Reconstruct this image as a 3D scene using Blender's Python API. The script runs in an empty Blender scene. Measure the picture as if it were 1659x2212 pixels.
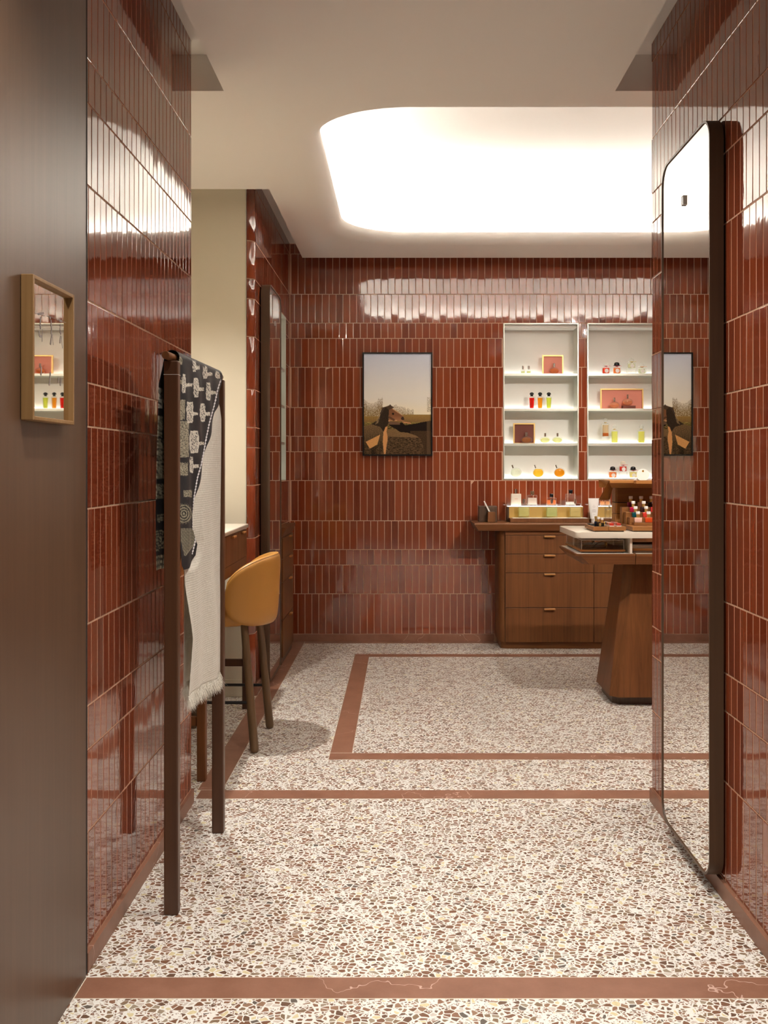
import bpy, bmesh, math, random
from mathutils import Vector, Matrix, noise
random.seed(7)
PI = math.pi
S = bpy.context.scene
COL = S.collection

# ------------------------------------------------------------------ camera
F = 2128.0; CX = 870.0; CY = 1005.0; EYE = 1.35
cam_d = bpy.data.cameras.new('camera'); cam = bpy.data.objects.new('camera', cam_d); COL.objects.link(cam)
cam.location = (0, 0, EYE); cam.rotation_euler = (PI/2, 0, 0)
cam_d.sensor_fit = 'VERTICAL'; cam_d.sensor_height = 36.0; cam_d.lens = F*36.0/2212.0
cam_d.shift_x = -(CX-829.5)/2212.0; cam_d.shift_y = -(1106-CY)/2212.0
cam_d.clip_start = 0.02
S.camera = cam
# ------------------------------------------------------------------ exposure, world
S.view_settings.view_transform = 'Standard'; S.view_settings.look = 'None'
S.view_settings.gamma = 1.0; S.view_settings.use_curve_mapping = False
S.view_settings.exposure = 0.36
W = bpy.data.worlds.new('world'); S.world = W; W.use_nodes = True
W.node_tree.nodes['Background'].inputs[0].default_value = (1.0, 0.93, 0.85, 1)
W.node_tree.nodes['Background'].inputs[1].default_value = 1.6
# ------------------------------------------------------------------ light table (fixtures are built below)
COVE = 52.0            # led strips in the ceiling cove (emission strength)
SHELF_LED = 12.0
SPOT_W = 128.0
D = 2.90               # underside of the ceiling raft
UC = 3.05              # upper ceiling
# x, y, power factor, height
# unseen fill spots added to brighten table, counter, back wall: position, aim, power factor
FILL_SPOTS = [((1.55, 4.22), (1.25, 5.75, 0.95), 1.3), ((2.1, 4.22), (1.3, 7.35, 1.0), 1.8), ((1.95, 7.10), (1.15, 7.40, 0.95), 0.35), ((1.9, 4.22), (0.6, 7.5, 1.7), 1.2)]
SPOTS = [(0.1, -1.2, 1.0), (0.1, 0.4, 1.0), (-0.35, 1.75, 1.0), (0.5, 1.75, 1.0), (0.25, 3.0, 1.1),
         (1.6, 4.2, 0.5), (2.5, 4.2, 0.6), (-1.15, 4.75, 1.7), (3.0, 5.6, 0.8)]

# ------------------------------------------------------------------ materials
def newmat(name):
    m = bpy.data.materials.new(name); m.use_nodes = True
    nt = m.node_tree; b = nt.nodes['Principled BSDF']
    return m, nt, b
def thin_glass(name, tint, refl=0.9):
    m = bpy.data.materials.new(name); m.use_nodes = True; nt = m.node_tree; nt.nodes.clear()
    o = nt.nodes.new('ShaderNodeOutputMaterial'); mx = nt.nodes.new('ShaderNodeMixShader'); tr = nt.nodes.new('ShaderNodeBsdfTransparent'); gl = nt.nodes.new('ShaderNodeBsdfGlossy')
    lw = nt.nodes.new('ShaderNodeLayerWeight'); lw.inputs[0].default_value = 0.35
    tr.inputs[0].default_value = (*tint, 1); gl.inputs[0].default_value = (1, 1, 1, 1); gl.inputs['Roughness'].default_value = 0.02
    nt.links.new(math_n(nt, 'ADD', math_n(nt, 'MULTIPLY', math_n(nt, 'POWER', lw.outputs['Facing'], 1.5), 0.75), 0.05), mx.inputs[0])
    tl = nt.nodes.new('ShaderNodeBsdfTranslucent'); tl.inputs[0].default_value = (0.95, 0.96, 0.95, 1); m3 = nt.nodes.new('ShaderNodeMixShader'); m3.inputs[0].default_value = 0.4  # white translucent mix puts a bright highlight rim into the glass edges
    nt.links.new(gl.outputs[0], m3.inputs[1]); nt.links.new(tl.outputs[0], m3.inputs[2])
    nt.links.new(tr.outputs[0], mx.inputs[1]); nt.links.new(m3.outputs[0], mx.inputs[2]); nt.links.new(mx.outputs[0], o.inputs[0]); return m
def glow_liquid(name, col):
    m = bpy.data.materials.new(name); m.use_nodes = True; nt = m.node_tree; b = nt.nodes['Principled BSDF']; o = nt.nodes['Material Output']
    b.inputs['Base Color'].default_value = (*col, 1); b.inputs['Roughness'].default_value = 0.1
    t1 = nt.nodes.new('ShaderNodeBsdfTranslucent'); t1.inputs[0].default_value = (*col, 1)
    t2 = nt.nodes.new('ShaderNodeBsdfTransparent'); t2.inputs[0].default_value = (*col, 1)
    m1 = nt.nodes.new('ShaderNodeMixShader'); m1.inputs[0].default_value = 0.72; m2 = nt.nodes.new('ShaderNodeMixShader'); m2.inputs[0].default_value = 0.70
    nt.links.new(t1.outputs[0], m1.inputs[1]); nt.links.new(t2.outputs[0], m1.inputs[2]); nt.links.new(b.outputs[0], m2.inputs[1]); nt.links.new(m1.outputs[0], m2.inputs[2])
    nt.links.new(m2.outputs[0], o.inputs[0]); return m
def simple(name, col, rough=0.5, metal=0.0, spec=0.5, trans=0.0, coat=0.0, ior=1.45, bump=0.0, bscale=300.0):
    m, nt, b = newmat(name)
    b.inputs['Base Color'].default_value = (*col, 1); b.inputs['Roughness'].default_value = rough
    b.inputs['Metallic'].default_value = metal; b.inputs['Specular IOR Level'].default_value = spec
    b.inputs['Transmission Weight'].default_value = trans; b.inputs['Coat Weight'].default_value = coat
    b.inputs['IOR'].default_value = ior
    if bump:
        n = nt.nodes.new('ShaderNodeTexNoise'); n.inputs['Scale'].default_value = bscale
        g = nt.nodes.new('ShaderNodeNewGeometry'); nt.links.new(g.outputs['Position'], n.inputs['Vector'])
        bp = nt.nodes.new('ShaderNodeBump'); bp.inputs['Strength'].default_value = bump; bp.inputs['Distance'].default_value = 0.001
        nt.links.new(n.outputs[0], bp.inputs['Height']); nt.links.new(bp.outputs[0], b.inputs['Normal'])
    return m
def emit(name, col, strength):
    m = bpy.data.materials.new(name); m.use_nodes = True; nt = m.node_tree; nt.nodes.clear()
    e = nt.nodes.new('ShaderNodeEmission'); o = nt.nodes.new('ShaderNodeOutputMaterial')
    e.inputs[0].default_value = (*col, 1); e.inputs[1].default_value = strength
    nt.links.new(e.outputs[0], o.inputs[0]); return m
def math_n(nt, op, a, b=None, c=None):
    n = nt.nodes.new('ShaderNodeMath'); n.operation = op
    for i, v in enumerate((a, b, c)):
        if v is None: continue
        if isinstance(v, (int, float)): n.inputs[i].default_value = v
        else: nt.links.new(v, n.inputs[i])
    return n.outputs[0]
def ramp(nt, fac, stops, interp='LINEAR'):
    r = nt.nodes.new('ShaderNodeValToRGB'); cr = r.color_ramp; cr.interpolation = interp
    while len(cr.elements) < len(stops): cr.elements.new(0.5)
    for e, (p, c) in zip(cr.elements, stops): e.position = p; e.color = (*c, 1)
    nt.links.new(fac, r.inputs[0]); return r.outputs[0]
def mixc(nt, fac, a, b):
    n = nt.nodes.new('ShaderNodeMix'); n.data_type = 'RGBA'
    if isinstance(fac, (int, float)): n.inputs[0].default_value = fac
    else: nt.links.new(fac, n.inputs[0])
    for i, v in ((6, a), (7, b)):
        if isinstance(v, tuple): n.inputs[i].default_value = (*v, 1)
        else: nt.links.new(v, n.inputs[i])
    return n.outputs[2]
def pos(nt, scale=(1, 1, 1)):
    g = nt.nodes.new('ShaderNodeNewGeometry'); mp = nt.nodes.new('ShaderNodeMapping')
    mp.inputs['Scale'].default_value = scale
    nt.links.new(g.outputs['Position'], mp.inputs['Vector']); return mp.outputs[0]

def tile_mat():
    m, nt, b = newmat('glazed_red_tile')
    g = nt.nodes.new('ShaderNodeNewGeometry'); oi = nt.nodes.new('ShaderNodeObjectInfo')
    r = math_n(nt, 'FRACT', math_n(nt, 'ADD', g.outputs['Random Per Island'], oi.outputs['Random']))
    c = ramp(nt, r, [(0, (0.140, 0.024, 0.010)), (0.35, (0.200, 0.038, 0.014)), (0.7, (0.245, 0.052, 0.018)), (1, (0.175, 0.031, 0.012))])
    n = nt.nodes.new('ShaderNodeTexNoise'); n.inputs['Scale'].default_value = 1.0; n.inputs['Detail'].default_value = 3
    nt.links.new(pos(nt, (70, 70, 9)), n.inputs['Vector'])
    c2 = mixc(nt, math_n(nt, 'MULTIPLY', math_n(nt, 'SUBTRACT', n.outputs[0], 0.42), 0.9), c, (0.28, 0.070, 0.026))
    nt.links.new(c2, b.inputs['Base Color'])
    b.inputs['Roughness'].default_value = 0.045; b.inputs['Specular IOR Level'].default_value = 0.9; b.inputs['IOR'].default_value = 1.6
    n2 = nt.nodes.new('ShaderNodeTexNoise'); n2.inputs['Scale'].default_value = 1.0; n2.inputs['Detail'].default_value = 2
    nt.links.new(pos(nt, (45, 45, 22)), n2.inputs['Vector'])
    bp = nt.nodes.new('ShaderNodeBump'); bp.inputs['Strength'].default_value = 0.22; bp.inputs['Distance'].default_value = 0.0008
    nt.links.new(n2.outputs[0], bp.inputs['Height']); nt.links.new(bp.outputs[0], b.inputs['Normal'])
    return m

def wood_mat(name, dark, light, rough=0.35, axis='z', spec=0.5, gs=1.0):
    m, nt, b = newmat(name)
    sc = {'z': (60, 60, 1.6), 'x': (1.6, 60, 60), 'y': (60, 1.6, 60)}[axis]
    v = pos(nt, tuple(s*gs for s in sc))
    n = nt.nodes.new('ShaderNodeTexNoise'); n.inputs['Scale'].default_value = 1.0; n.inputs['Detail'].default_value = 5; n.inputs['Distortion'].default_value = 0.6
    nt.links.new(v, n.inputs['Vector'])
    sc2 = {'z': (7, 7, 0.9), 'x': (0.9, 7, 7), 'y': (7, 0.9, 7)}[axis]
    n2 = nt.nodes.new('ShaderNodeTexNoise'); n2.inputs['Scale'].default_value = 1.0; n2.inputs['Detail'].default_value = 3; n2.inputs['Distortion'].default_value = 1.2
    nt.links.new(pos(nt, sc2), n2.inputs['Vector'])
    f = math_n(nt, 'ADD', math_n(nt, 'MULTIPLY', n.outputs[0], 0.55), math_n(nt, 'MULTIPLY', n2.outputs[0], 0.5))
    c = ramp(nt, f, [(0.33, dark), (0.72, light)])
    nt.links.new(c, b.inputs['Base Color']); b.inputs['Roughness'].default_value = rough; b.inputs['Specular IOR Level'].default_value = spec
    return m

def terrazzo_mat():
    m, nt, b = newmat('terrazzo')
    v0 = pos(nt, (1, 1, 1))
    warp = nt.nodes.new('ShaderNodeTexNoise'); warp.inputs['Scale'].default_value = 30; warp.inputs['Detail'].default_value = 1
    nt.links.new(v0, warp.inputs['Vector'])
    add = nt.nodes.new('ShaderNodeVectorMath'); add.operation = 'MULTIPLY_ADD'
    nt.links.new(warp.outputs['Color'], add.inputs[0]); add.inputs[1].default_value = (0.012, 0.012, 0); nt.links.new(v0, add.inputs[2])
    dens = nt.nodes.new('ShaderNodeTexNoise'); dens.inputs['Scale'].default_value = 16; dens.inputs['Detail'].default_value = 1
    nt.links.new(v0, dens.inputs['Vector'])
    dn = math_n(nt, 'MULTIPLY', math_n(nt, 'SUBTRACT', dens.outputs[0], 0.5), 0.9)
    WHITE = (0.74, 0.73, 0.69)
    def layer(scale, rot, thr, keep, stops):
        mp = nt.nodes.new('ShaderNodeMapping'); mp.inputs['Rotation'].default_value = (0, 0, rot); mp.inputs['Location'].default_value = (rot*3, rot, 0)
        mp.inputs['Scale'].default_value = (1.0, 1.12, 1)
        nt.links.new(add.outputs[0], mp.inputs['Vector'])
        vs = []
        for feat in ('F1', 'DISTANCE_TO_EDGE'):
            vo = nt.nodes.new('ShaderNodeTexVoronoi'); vo.voronoi_dimensions = '2D'; vo.feature = feat
            vo.inputs['Scale'].default_value = scale; vo.inputs['Randomness'].default_value = 1.0
            nt.links.new(mp.outputs[0], vo.inputs['Vector']); vs.append(vo)
        sp = nt.nodes.new('ShaderNodeSeparateColor'); nt.links.new(vs[0].outputs['Color'], sp.inputs[0])
        edge = vs[1].outputs['Distance']
        th = math_n(nt, 'ADD', thr, math_n(nt, 'MULTIPLY', math_n(nt, 'POWER', sp.outputs[2], 1.5), thr*3.2))
        inside = math_n(nt, 'GREATER_THAN', edge, th)
        kept = math_n(nt, 'LESS_THAN', math_n(nt, 'ADD', sp.outputs[0], dn), keep)
        mask = math_n(nt, 'MULTIPLY', inside, kept)
        free = math_n(nt, 'MULTIPLY', math_n(nt, 'SUBTRACT', 1.0, kept), math_n(nt, 'GREATER_THAN', edge, 0.02))
        col = ramp(nt, sp.outputs[1], stops, 'CONSTANT')
        return mask, free, col
    stops = [(0, (0.180, 0.088, 0.052)), (0.22, (0.240, 0.125, 0.078)), (0.42, (0.135, 0.075, 0.048)), (0.55, (0.215, 0.145, 0.090)),
             (0.68, (0.275, 0.165, 0.105)), (0.80, (0.300, 0.240, 0.175)), (0.86, (0.62, 0.54, 0.33)), (0.92, (0.55, 0.49, 0.44)), (0.97, (0.12, 0.10, 0.085))]
    stops2 = [(0, (0.18, 0.088, 0.055)), (0.3, (0.25, 0.13, 0.085)), (0.5, (0.16, 0.085, 0.055)), (0.7, (0.35, 0.22, 0.15)), (0.88, (0.50, 0.42, 0.38))]
    m1, f1, c1 = layer(54, 0.3, 0.060, 0.64, stops)
    m2, f2, c2 = layer(100, 1.1, 0.065, 0.60, stops)
    m3, f3, c3 = layer(185, 2.0, 0.085, 0.40, stops2)
    c = mixc(nt, math_n(nt, 'MULTIPLY', f2, m3), WHITE, c3)
    c = mixc(nt, math_n(nt, 'MULTIPLY', f1, m2), mixc(nt, f1, WHITE, c), c2)
    c = mixc(nt, m1, c, c1)
    nn = nt.nodes.new('ShaderNodeTexNoise'); nn.inputs['Scale'].default_value = 160; nn.inputs['Detail'].default_value = 2
    nt.links.new(v0, nn.inputs['Vector'])
    hs = nt.nodes.new('ShaderNodeHueSaturation'); nt.links.new(c, hs.inputs['Color'])
    nt.links.new(math_n(nt, 'ADD', math_n(nt, 'MULTIPLY', nn.outputs[0], 0.35), 0.83), hs.inputs['Value'])
    nt.links.new(hs.outputs[0], b.inputs['Base Color'])
    b.inputs['Roughness'].default_value = 0.42; b.inputs['Specular IOR Level'].default_value = 0.35
    return m

def stone_mat():
    m, nt, b = newmat('red_marble')
    n = nt.nodes.new('ShaderNodeTexNoise'); n.inputs['Scale'].default_value = 7; n.inputs['Detail'].default_value = 8; n.inputs['Roughness'].default_value = 0.7
    nt.links.new(pos(nt), n.inputs['Vector'])
    c = ramp(nt, n.outputs[0], [(0.3, (0.205, 0.092, 0.056)), (0.7, (0.29, 0.142, 0.092))])
    # thin pale veins
    n2 = nt.nodes.new('ShaderNodeTexNoise'); n2.inputs['Scale'].default_value = 0.9; n2.inputs['Detail'].default_value = 6; n2.inputs['Roughness'].default_value = 0.55
    nt.links.new(pos(nt), n2.inputs['Vector'])
    v = math_n(nt, 'LESS_THAN', math_n(nt, 'ABSOLUTE', math_n(nt, 'SUBTRACT', n2.outputs[0], 0.50)), 0.0009)
    c2 = mixc(nt, math_n(nt, 'MULTIPLY', v, 0.75), c, (0.62, 0.43, 0.36))
    nt.links.new(c2, b.inputs['Base Color']); b.inputs['Roughness'].default_value = 0.4; b.inputs['Specular IOR Level'].default_value = 0.4
    return m

def attr_mat(name, rough=0.6, spec=0.3, fabric=False):
    m, nt, b = newmat(name)
    a = nt.nodes.new('ShaderNodeAttribute'); a.attribute_name = 'print'
    nt.links.new(a.outputs['Color'], b.inputs['Base Color']); b.inputs['Roughness'].default_value = rough
    b.inputs['Specular IOR Level'].default_value = spec
    return m

def leather_mat():
    m, nt, b = newmat('tan_leather')
    b.inputs['Base Color'].default_value = (0.50, 0.235, 0.045, 1); b.inputs['Roughness'].default_value = 0.42
    n = nt.nodes.new('ShaderNodeTexNoise'); n.inputs['Scale'].default_value = 500
    nt.links.new(pos(nt), n.inputs['Vector'])
    bp = nt.nodes.new('ShaderNodeBump'); bp.inputs['Strength'].default_value = 0.12; bp.inputs['Distance'].default_value = 0.0005
    nt.links.new(n.outputs[0], bp.inputs['Height']); nt.links.new(bp.outputs[0], b.inputs['Normal'])
    return m

def white_scarf_mat():
    m, nt, b = newmat('white_jacquard')
    n = nt.nodes.new('ShaderNodeTexNoise'); n.inputs['Scale'].default_value = 1; n.inputs['Detail'].default_value = 1; n.inputs['Distortion'].default_value = 2.5
    nt.links.new(pos(nt, (9, 12, 7)), n.inputs['Vector'])
    w = math_n(nt, 'SINE', math_n(nt, 'MULTIPLY', n.outputs[0], 60))
    wv = nt.nodes.new('ShaderNodeTexWave'); wv.bands_direction = 'Z'; wv.inputs['Scale'].default_value = 42
    g = nt.nodes.new('ShaderNodeNewGeometry'); nt.links.new(g.outputs['Position'], wv.inputs['Vector'])
    h = math_n(nt, 'ADD', math_n(nt, 'MULTIPLY', w, 0.35), wv.outputs[1])
    bp = nt.nodes.new('ShaderNodeBump'); bp.inputs['Strength'].default_value = 0.35; bp.inputs['Distance'].default_value = 0.0012
    nt.links.new(h, bp.inputs['Height']); nt.links.new(bp.outputs[0], b.inputs['Normal'])
    c = ramp(nt, w, [(0.0, (0.80, 0.765, 0.68)), (1.0, (0.88, 0.85, 0.77))])
    nt.links.new(c, b.inputs['Base Color']); b.inputs['Roughness'].default_value = 0.65; b.inputs['Sheen Weight'].default_value = 0.2
    tl = nt.nodes.new('ShaderNodeBsdfTranslucent'); nt.links.new(c, tl.inputs[0]); mx = nt.nodes.new('ShaderNodeMixShader'); mx.inputs[0].default_value = 0.28
    nt.links.new(b.outputs[0], mx.inputs[1]); nt.links.new(tl.outputs[0], mx.inputs[2]); nt.links.new(mx.outputs[0], nt.nodes['Material Output'].inputs[0])
    return m

def brass_mat():
    m, nt, b = newmat('brushed_brass')
    b.inputs['Base Color'].default_value = (0.66, 0.44, 0.14, 1); b.inputs['Metallic'].default_value = 0.8; b.inputs['Roughness'].default_value = 0.42
    return m

M = dict(
    tile=tile_mat(), terrazzo=terrazzo_mat(), stone=stone_mat(),
    grout=simple('grout', (0.50, 0.31, 0.205), 0.85, bump=0.3, bscale=900),
    plaster=simple('ceiling_plaster', (0.88, 0.85, 0.80), 0.9, spec=0.2),
    dome=simple('dome_plaster', (0.90, 0.88, 0.86), 0.95, spec=0.1),
    cream=simple('cream_plaster', (0.70, 0.645, 0.515), 0.8, spec=0.3, bump=0.2, bscale=120),
    panel=wood_mat('dark_panel_wood', (0.085, 0.044, 0.024), (0.120, 0.066, 0.037), 0.36, 'z'),
    wood=wood_mat('walnut_vertical', (0.098, 0.034, 0.0105), (0.195, 0.075, 0.024), 0.42, 'z', 0.3),
    woodx=wood_mat('walnut_horizontal', (0.120, 0.041, 0.012), (0.230, 0.088, 0.028), 0.42, 'x', 0.3),
    rack=wood_mat('rack_wood', (0.060, 0.023, 0.010), (0.100, 0.041, 0.017), 0.36, 'z'),
    mwood=wood_mat('mid_walnut', (0.20, 0.080, 0.024), (0.33, 0.145, 0.046), 0.4, 'x', 0.3),
    dwood=wood_mat('dark_frame_wood', (0.060, 0.032, 0.017), (0.100, 0.055, 0.028), 0.4, 'z'),
    oak=wood_mat('oak', (0.20, 0.105, 0.038), (0.33, 0.19, 0.075), 0.45, 'z'),
    lwood=wood_mat('light_walnut', (0.33, 0.135, 0.036), (0.47, 0.215, 0.065), 0.4, 'x', 0.3),
    legwood=wood_mat('stool_leg_wood', (0.105, 0.058, 0.026), (0.165, 0.095, 0.042), 0.42, 'z'),
    leather=leather_mat(), seam=simple('dark_stitching', (0.16, 0.075, 0.02), 0.6),
    black=simple('black_metal', (0.012, 0.012, 0.013), 0.35),
    dark=simple('dark_seam', (0.02, 0.012, 0.008), 0.8),
    marble=simple('cream_marble', (0.80, 0.73, 0.62), 0.22, spec=0.5),
    niche=simple('niche_lacquer', (0.80, 0.775, 0.725), 0.6),
    alu=simple('niche_metal', (0.60, 0.61, 0.53), 0.35, metal=0.6),
    mirror=simple('silver_mirror', (0.93, 0.92, 0.90), 0.0, metal=1.0),
    glasspane=simple('tinted_mirror_glass', (0.80, 0.75, 0.66), 0.015, metal=1.0),
    sketch=simple('grey_sketch_print', (0.30, 0.25, 0.23), 0.7),
    chrome=simple('chrome', (0.75, 0.74, 0.72), 0.15, metal=1.0),
    brass=brass_mat(), gold=simple('gold_frame', (0.72, 0.48, 0.17), 0.35, metal=0.55),
    pink=simple('pink_board', (0.66, 0.235, 0.17), 0.6), rust=simple('rust_board', (0.15, 0.032, 0.016), 0.6),
    blackcap=simple('black_cap', (0.008, 0.008, 0.009), 0.25), white=simple('white_plastic', (0.85, 0.83, 0.80), 0.4),
    frost=simple('frosted_beige', (0.74, 0.66, 0.55), 0.45), browncap=simple('brown_cap', (0.13, 0.07, 0.03), 0.4),
    clear=thin_glass('clear_glass', (0.97, 0.98, 0.965)),
    inlay_led=emit('lit_inlay', (1.0, 0.95, 0.86), 3.0),
    black_scarf=attr_mat('printed_silk', 0.55, 0.35, True), photo=attr_mat('photo_print', 0.6, 0.08),
    wscarf=white_scarf_mat(),
    led=emit('led_strip', (1.0, 0.955, 0.89), COVE), shelf_led=emit('shelf_led', (1.0, 0.985, 0.95), SHELF_LED),
    lens=emit('lamp_lens', (1.0, 0.93, 0.82), 12.0),
    beige_tray=simple('white_tray_inlay', (0.85, 0.84, 0.82), 0.3),
)
_liq = {}
def liquid(col):
    if col not in _liq: _liq[col] = glow_liquid('liquid_%d' % len(_liq), col)
    return _liq[col]
_pol = {}
def polish(col):
    if col not in _pol: _pol[col] = simple('lacquer_%d' % len(_pol), col, 0.12, coat=0.6)
    return _pol[col]

# ------------------------------------------------------------------ object helpers
def P(px, py, Y): return Vector(((px-CX)*Y/F, Y, EYE-(py-CY)*Y/F))
def rootloc(o):
    while o.parent: o = o.parent
    return o.location
def link_mesh(name, me, mat, parent=None):
    o = bpy.data.objects.new(name, me); COL.objects.link(o)
    if mat is not None and not me.materials: me.materials.append(mat)
    if parent is not None: o.parent = parent
    return o
def obj(name, bm, mat, parent=None, smooth=None):
    if parent is not None:
        bmesh.ops.translate(bm, verts=bm.verts, vec=-Vector(rootloc(parent)))
    bmesh.ops.recalc_face_normals(bm, faces=bm.faces) if smooth != 'keep' else None
    me = bpy.data.meshes.new(name); bm.to_mesh(me); bm.free()
    if smooth and smooth != 'keep':
        me.shade_smooth()
        me.set_sharp_from_angle(angle=math.radians(smooth if smooth is not True else 40))
    return link_mesh(name, me, mat, parent)
def thing(name, label, cat, loc=(0, 0, 0), group=None):
    o = bpy.data.objects.new(name, None); COL.objects.link(o); o.location = loc
    o['label'] = label; o['category'] = cat; o.empty_display_size = 0.05
    if group: o['group'] = group
    return o
def tag(o, label, cat, group=None):
    o['label'] = label; o['category'] = cat
    if group: o['group'] = group
    return o
def struct(name, bm, mat, label=None, smooth=None):
    o = obj(name, bm, mat, None, smooth); o['kind'] = 'structure'
    if label: o['label'] = label
    return o
def BM(): return bmesh.new()
def box(bm, x0, x1, y0, y1, z0, z1, bev=0.0, seg=2):
    r = bmesh.ops.create_cube(bm, size=1.0); vs = r['verts']
    for v in vs:
        v.co = Vector((x0 if v.co.x < 0 else x1, y0 if v.co.y < 0 else y1, z0 if v.co.z < 0 else z1))
    if bev > 0:
        es = list({e for v in vs for e in v.link_edges})
        bmesh.ops.bevel(bm, geom=es, offset=bev, segments=seg, profile=0.5, affect='EDGES')
    return bm
def rbox(bm, x0, x1, y0, y1, z0, z1, r, seg=4, bev=0.0):
    """vertical prism with rounded vertical corners"""
    pts = []
    for cx, cy, a0 in ((x1-r, y1-r, 0), (x0+r, y1-r, 90), (x0+r, y0+r, 180), (x1-r, y0+r, 270)):
        for k in range(seg+1):
            a = math.radians(a0+90*k/seg); pts.append((cx+r*math.cos(a), cy+r*math.sin(a)))
    prism(bm, [(p[0], p[1], z0) for p in pts], (0, 0, z1-z0), bev)
    return bm
def prism(bm, pts, ext, bev=0.0):
    ext = Vector(ext)
    a = [bm.verts.new(p) for p in pts]; b = [bm.verts.new(Vector(p)+ext) for p in pts]
    n = len(pts)
    f1 = bm.faces.new(a); f2 = bm.faces.new(list(reversed(b)))
    for i in range(n): bm.faces.new((a[i], b[i], b[(i+1) % n], a[(i+1) % n]))
    if bev > 0:
        es = list(set(f1.edges) | set(f2.edges))
        bmesh.ops.bevel(bm, geom=es, offset=bev, segments=2, profile=0.5, affect='EDGES')
    return bm
def tube(bm, pts, radii, seg=12, cap=True):
    pts = [Vector(p) for p in pts]
    if not isinstance(radii, (list, tuple)): radii = [radii]*len(pts)
    rings = []; up = Vector((0, 0, 1))
    for i, p in enumerate(pts):
        t = (pts[min(i+1, len(pts)-1)]-pts[max(i-1, 0)]).normalized()
        ref = up if abs(t.dot(up)) < 0.95 else Vector((1, 0, 0))
        u = t.cross(ref).normalized(); w = t.cross(u).normalized()
        rings.append([bm.verts.new(p+radii[i]*(math.cos(2*PI*k/seg)*u+math.sin(2*PI*k/seg)*w)) for k in range(seg)])
    for a, b in zip(rings, rings[1:]):
        for k in range(seg): bm.faces.new((a[k], a[(k+1) % seg], b[(k+1) % seg], b[k]))
    if cap: bm.faces.new(rings[0]); bm.faces.new(list(reversed(rings[-1])))
    return bm
def lathe(bm, c, prof, seg=20, sx=1.0, sy=1.0):
    rings = []
    for r, z in prof:
        if r < 1e-6: rings.append([bm.verts.new((c[0], c[1], c[2]+z))])
        else: rings.append([bm.verts.new((c[0]+sx*r*math.cos(2*PI*k/seg), c[1]+sy*r*math.sin(2*PI*k/seg), c[2]+z)) for k in range(seg)])
    for a, b in zip(rings, rings[1:]):
        for k in range(seg):
            k2 = (k+1) % seg
            if len(a) == 1 and len(b) == 1: continue
            if len(a) == 1: bm.faces.new((a[0], b[k2], b[k]))
            elif len(b) == 1: bm.faces.new((a[k], a[k2], b[0]))
            else: bm.faces.new((a[k], a[k2], b[k2], b[k]))
    if len(rings[0]) > 1: bm.faces.new(list(reversed(rings[0])))
    if len(rings[-1]) > 1: bm.faces.new(rings[-1])
    return bm
def copy_tree(o, parent=None):
    c = o.copy(); COL.objects.link(c)
    if parent is not None: c.parent = parent
    for ch in list(o.children): copy_tree(ch, c)
    return c

# ------------------------------------------------------------------ tiles
ROWS = [0.055, 0.364, 0.585, 0.703, 0.924, 1.233, 1.454, 1.572, 1.793, 2.102, 2.323, 2.441, 2.662, 2.971, 3.05]
PIT = 0.05307; G = 0.0052
_tm = {}
def tile_mesh(w, h):
    """glazed tile in the local x (width) / z (height) plane, front towards -y, 5 faces x bevel"""
    key = (round(w, 4), round(h, 4))
    if key in _tm: return _tm[key]
    e = 0.0013; t = 0.0010
    bm = BM(); back = []; mid = []; front = []
    for sx, sz in ((-1, -1), (1, -1), (1, 1), (-1, 1)):
        back.append(bm.verts.new((sx*w/2, 0, sz*h/2))); mid.append(bm.verts.new((sx*w/2, -t*0.55, sz*h/2)))
        front.append(bm.verts.new((sx*(w/2-e), -t, sz*(h/2-e))))
    for i in range(4):
        j = (i+1) % 4
        bm.faces.new((back[i], back[j], mid[j], mid[i])); bm.faces.new((mid[i], mid[j], front[j], front[i]))
    bm.faces.new(front)
    me = bpy.data.meshes.new('tile'); bm.to_mesh(me); bm.free(); me.materials.append(M['tile'])
    _tm[key] = me; return me
def frame_of(side):
    # returns function (s, z) -> world position of the backing surface, and rotation about z
    kind, c = side
    if kind == 'back': return (lambda s, z: Vector((s, c, z))), 0.0
    if kind == 'left': return (lambda s, z: Vector((c, s, z))), PI/2       # wall at x=c facing +x
    if kind == 'right': return (lambda s, z: Vector((c, s, z))), -PI/2     # wall at x=c facing -x
    if kind == 'front': return (lambda s, z: Vector((s, c, z))), PI        # facing +y
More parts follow.
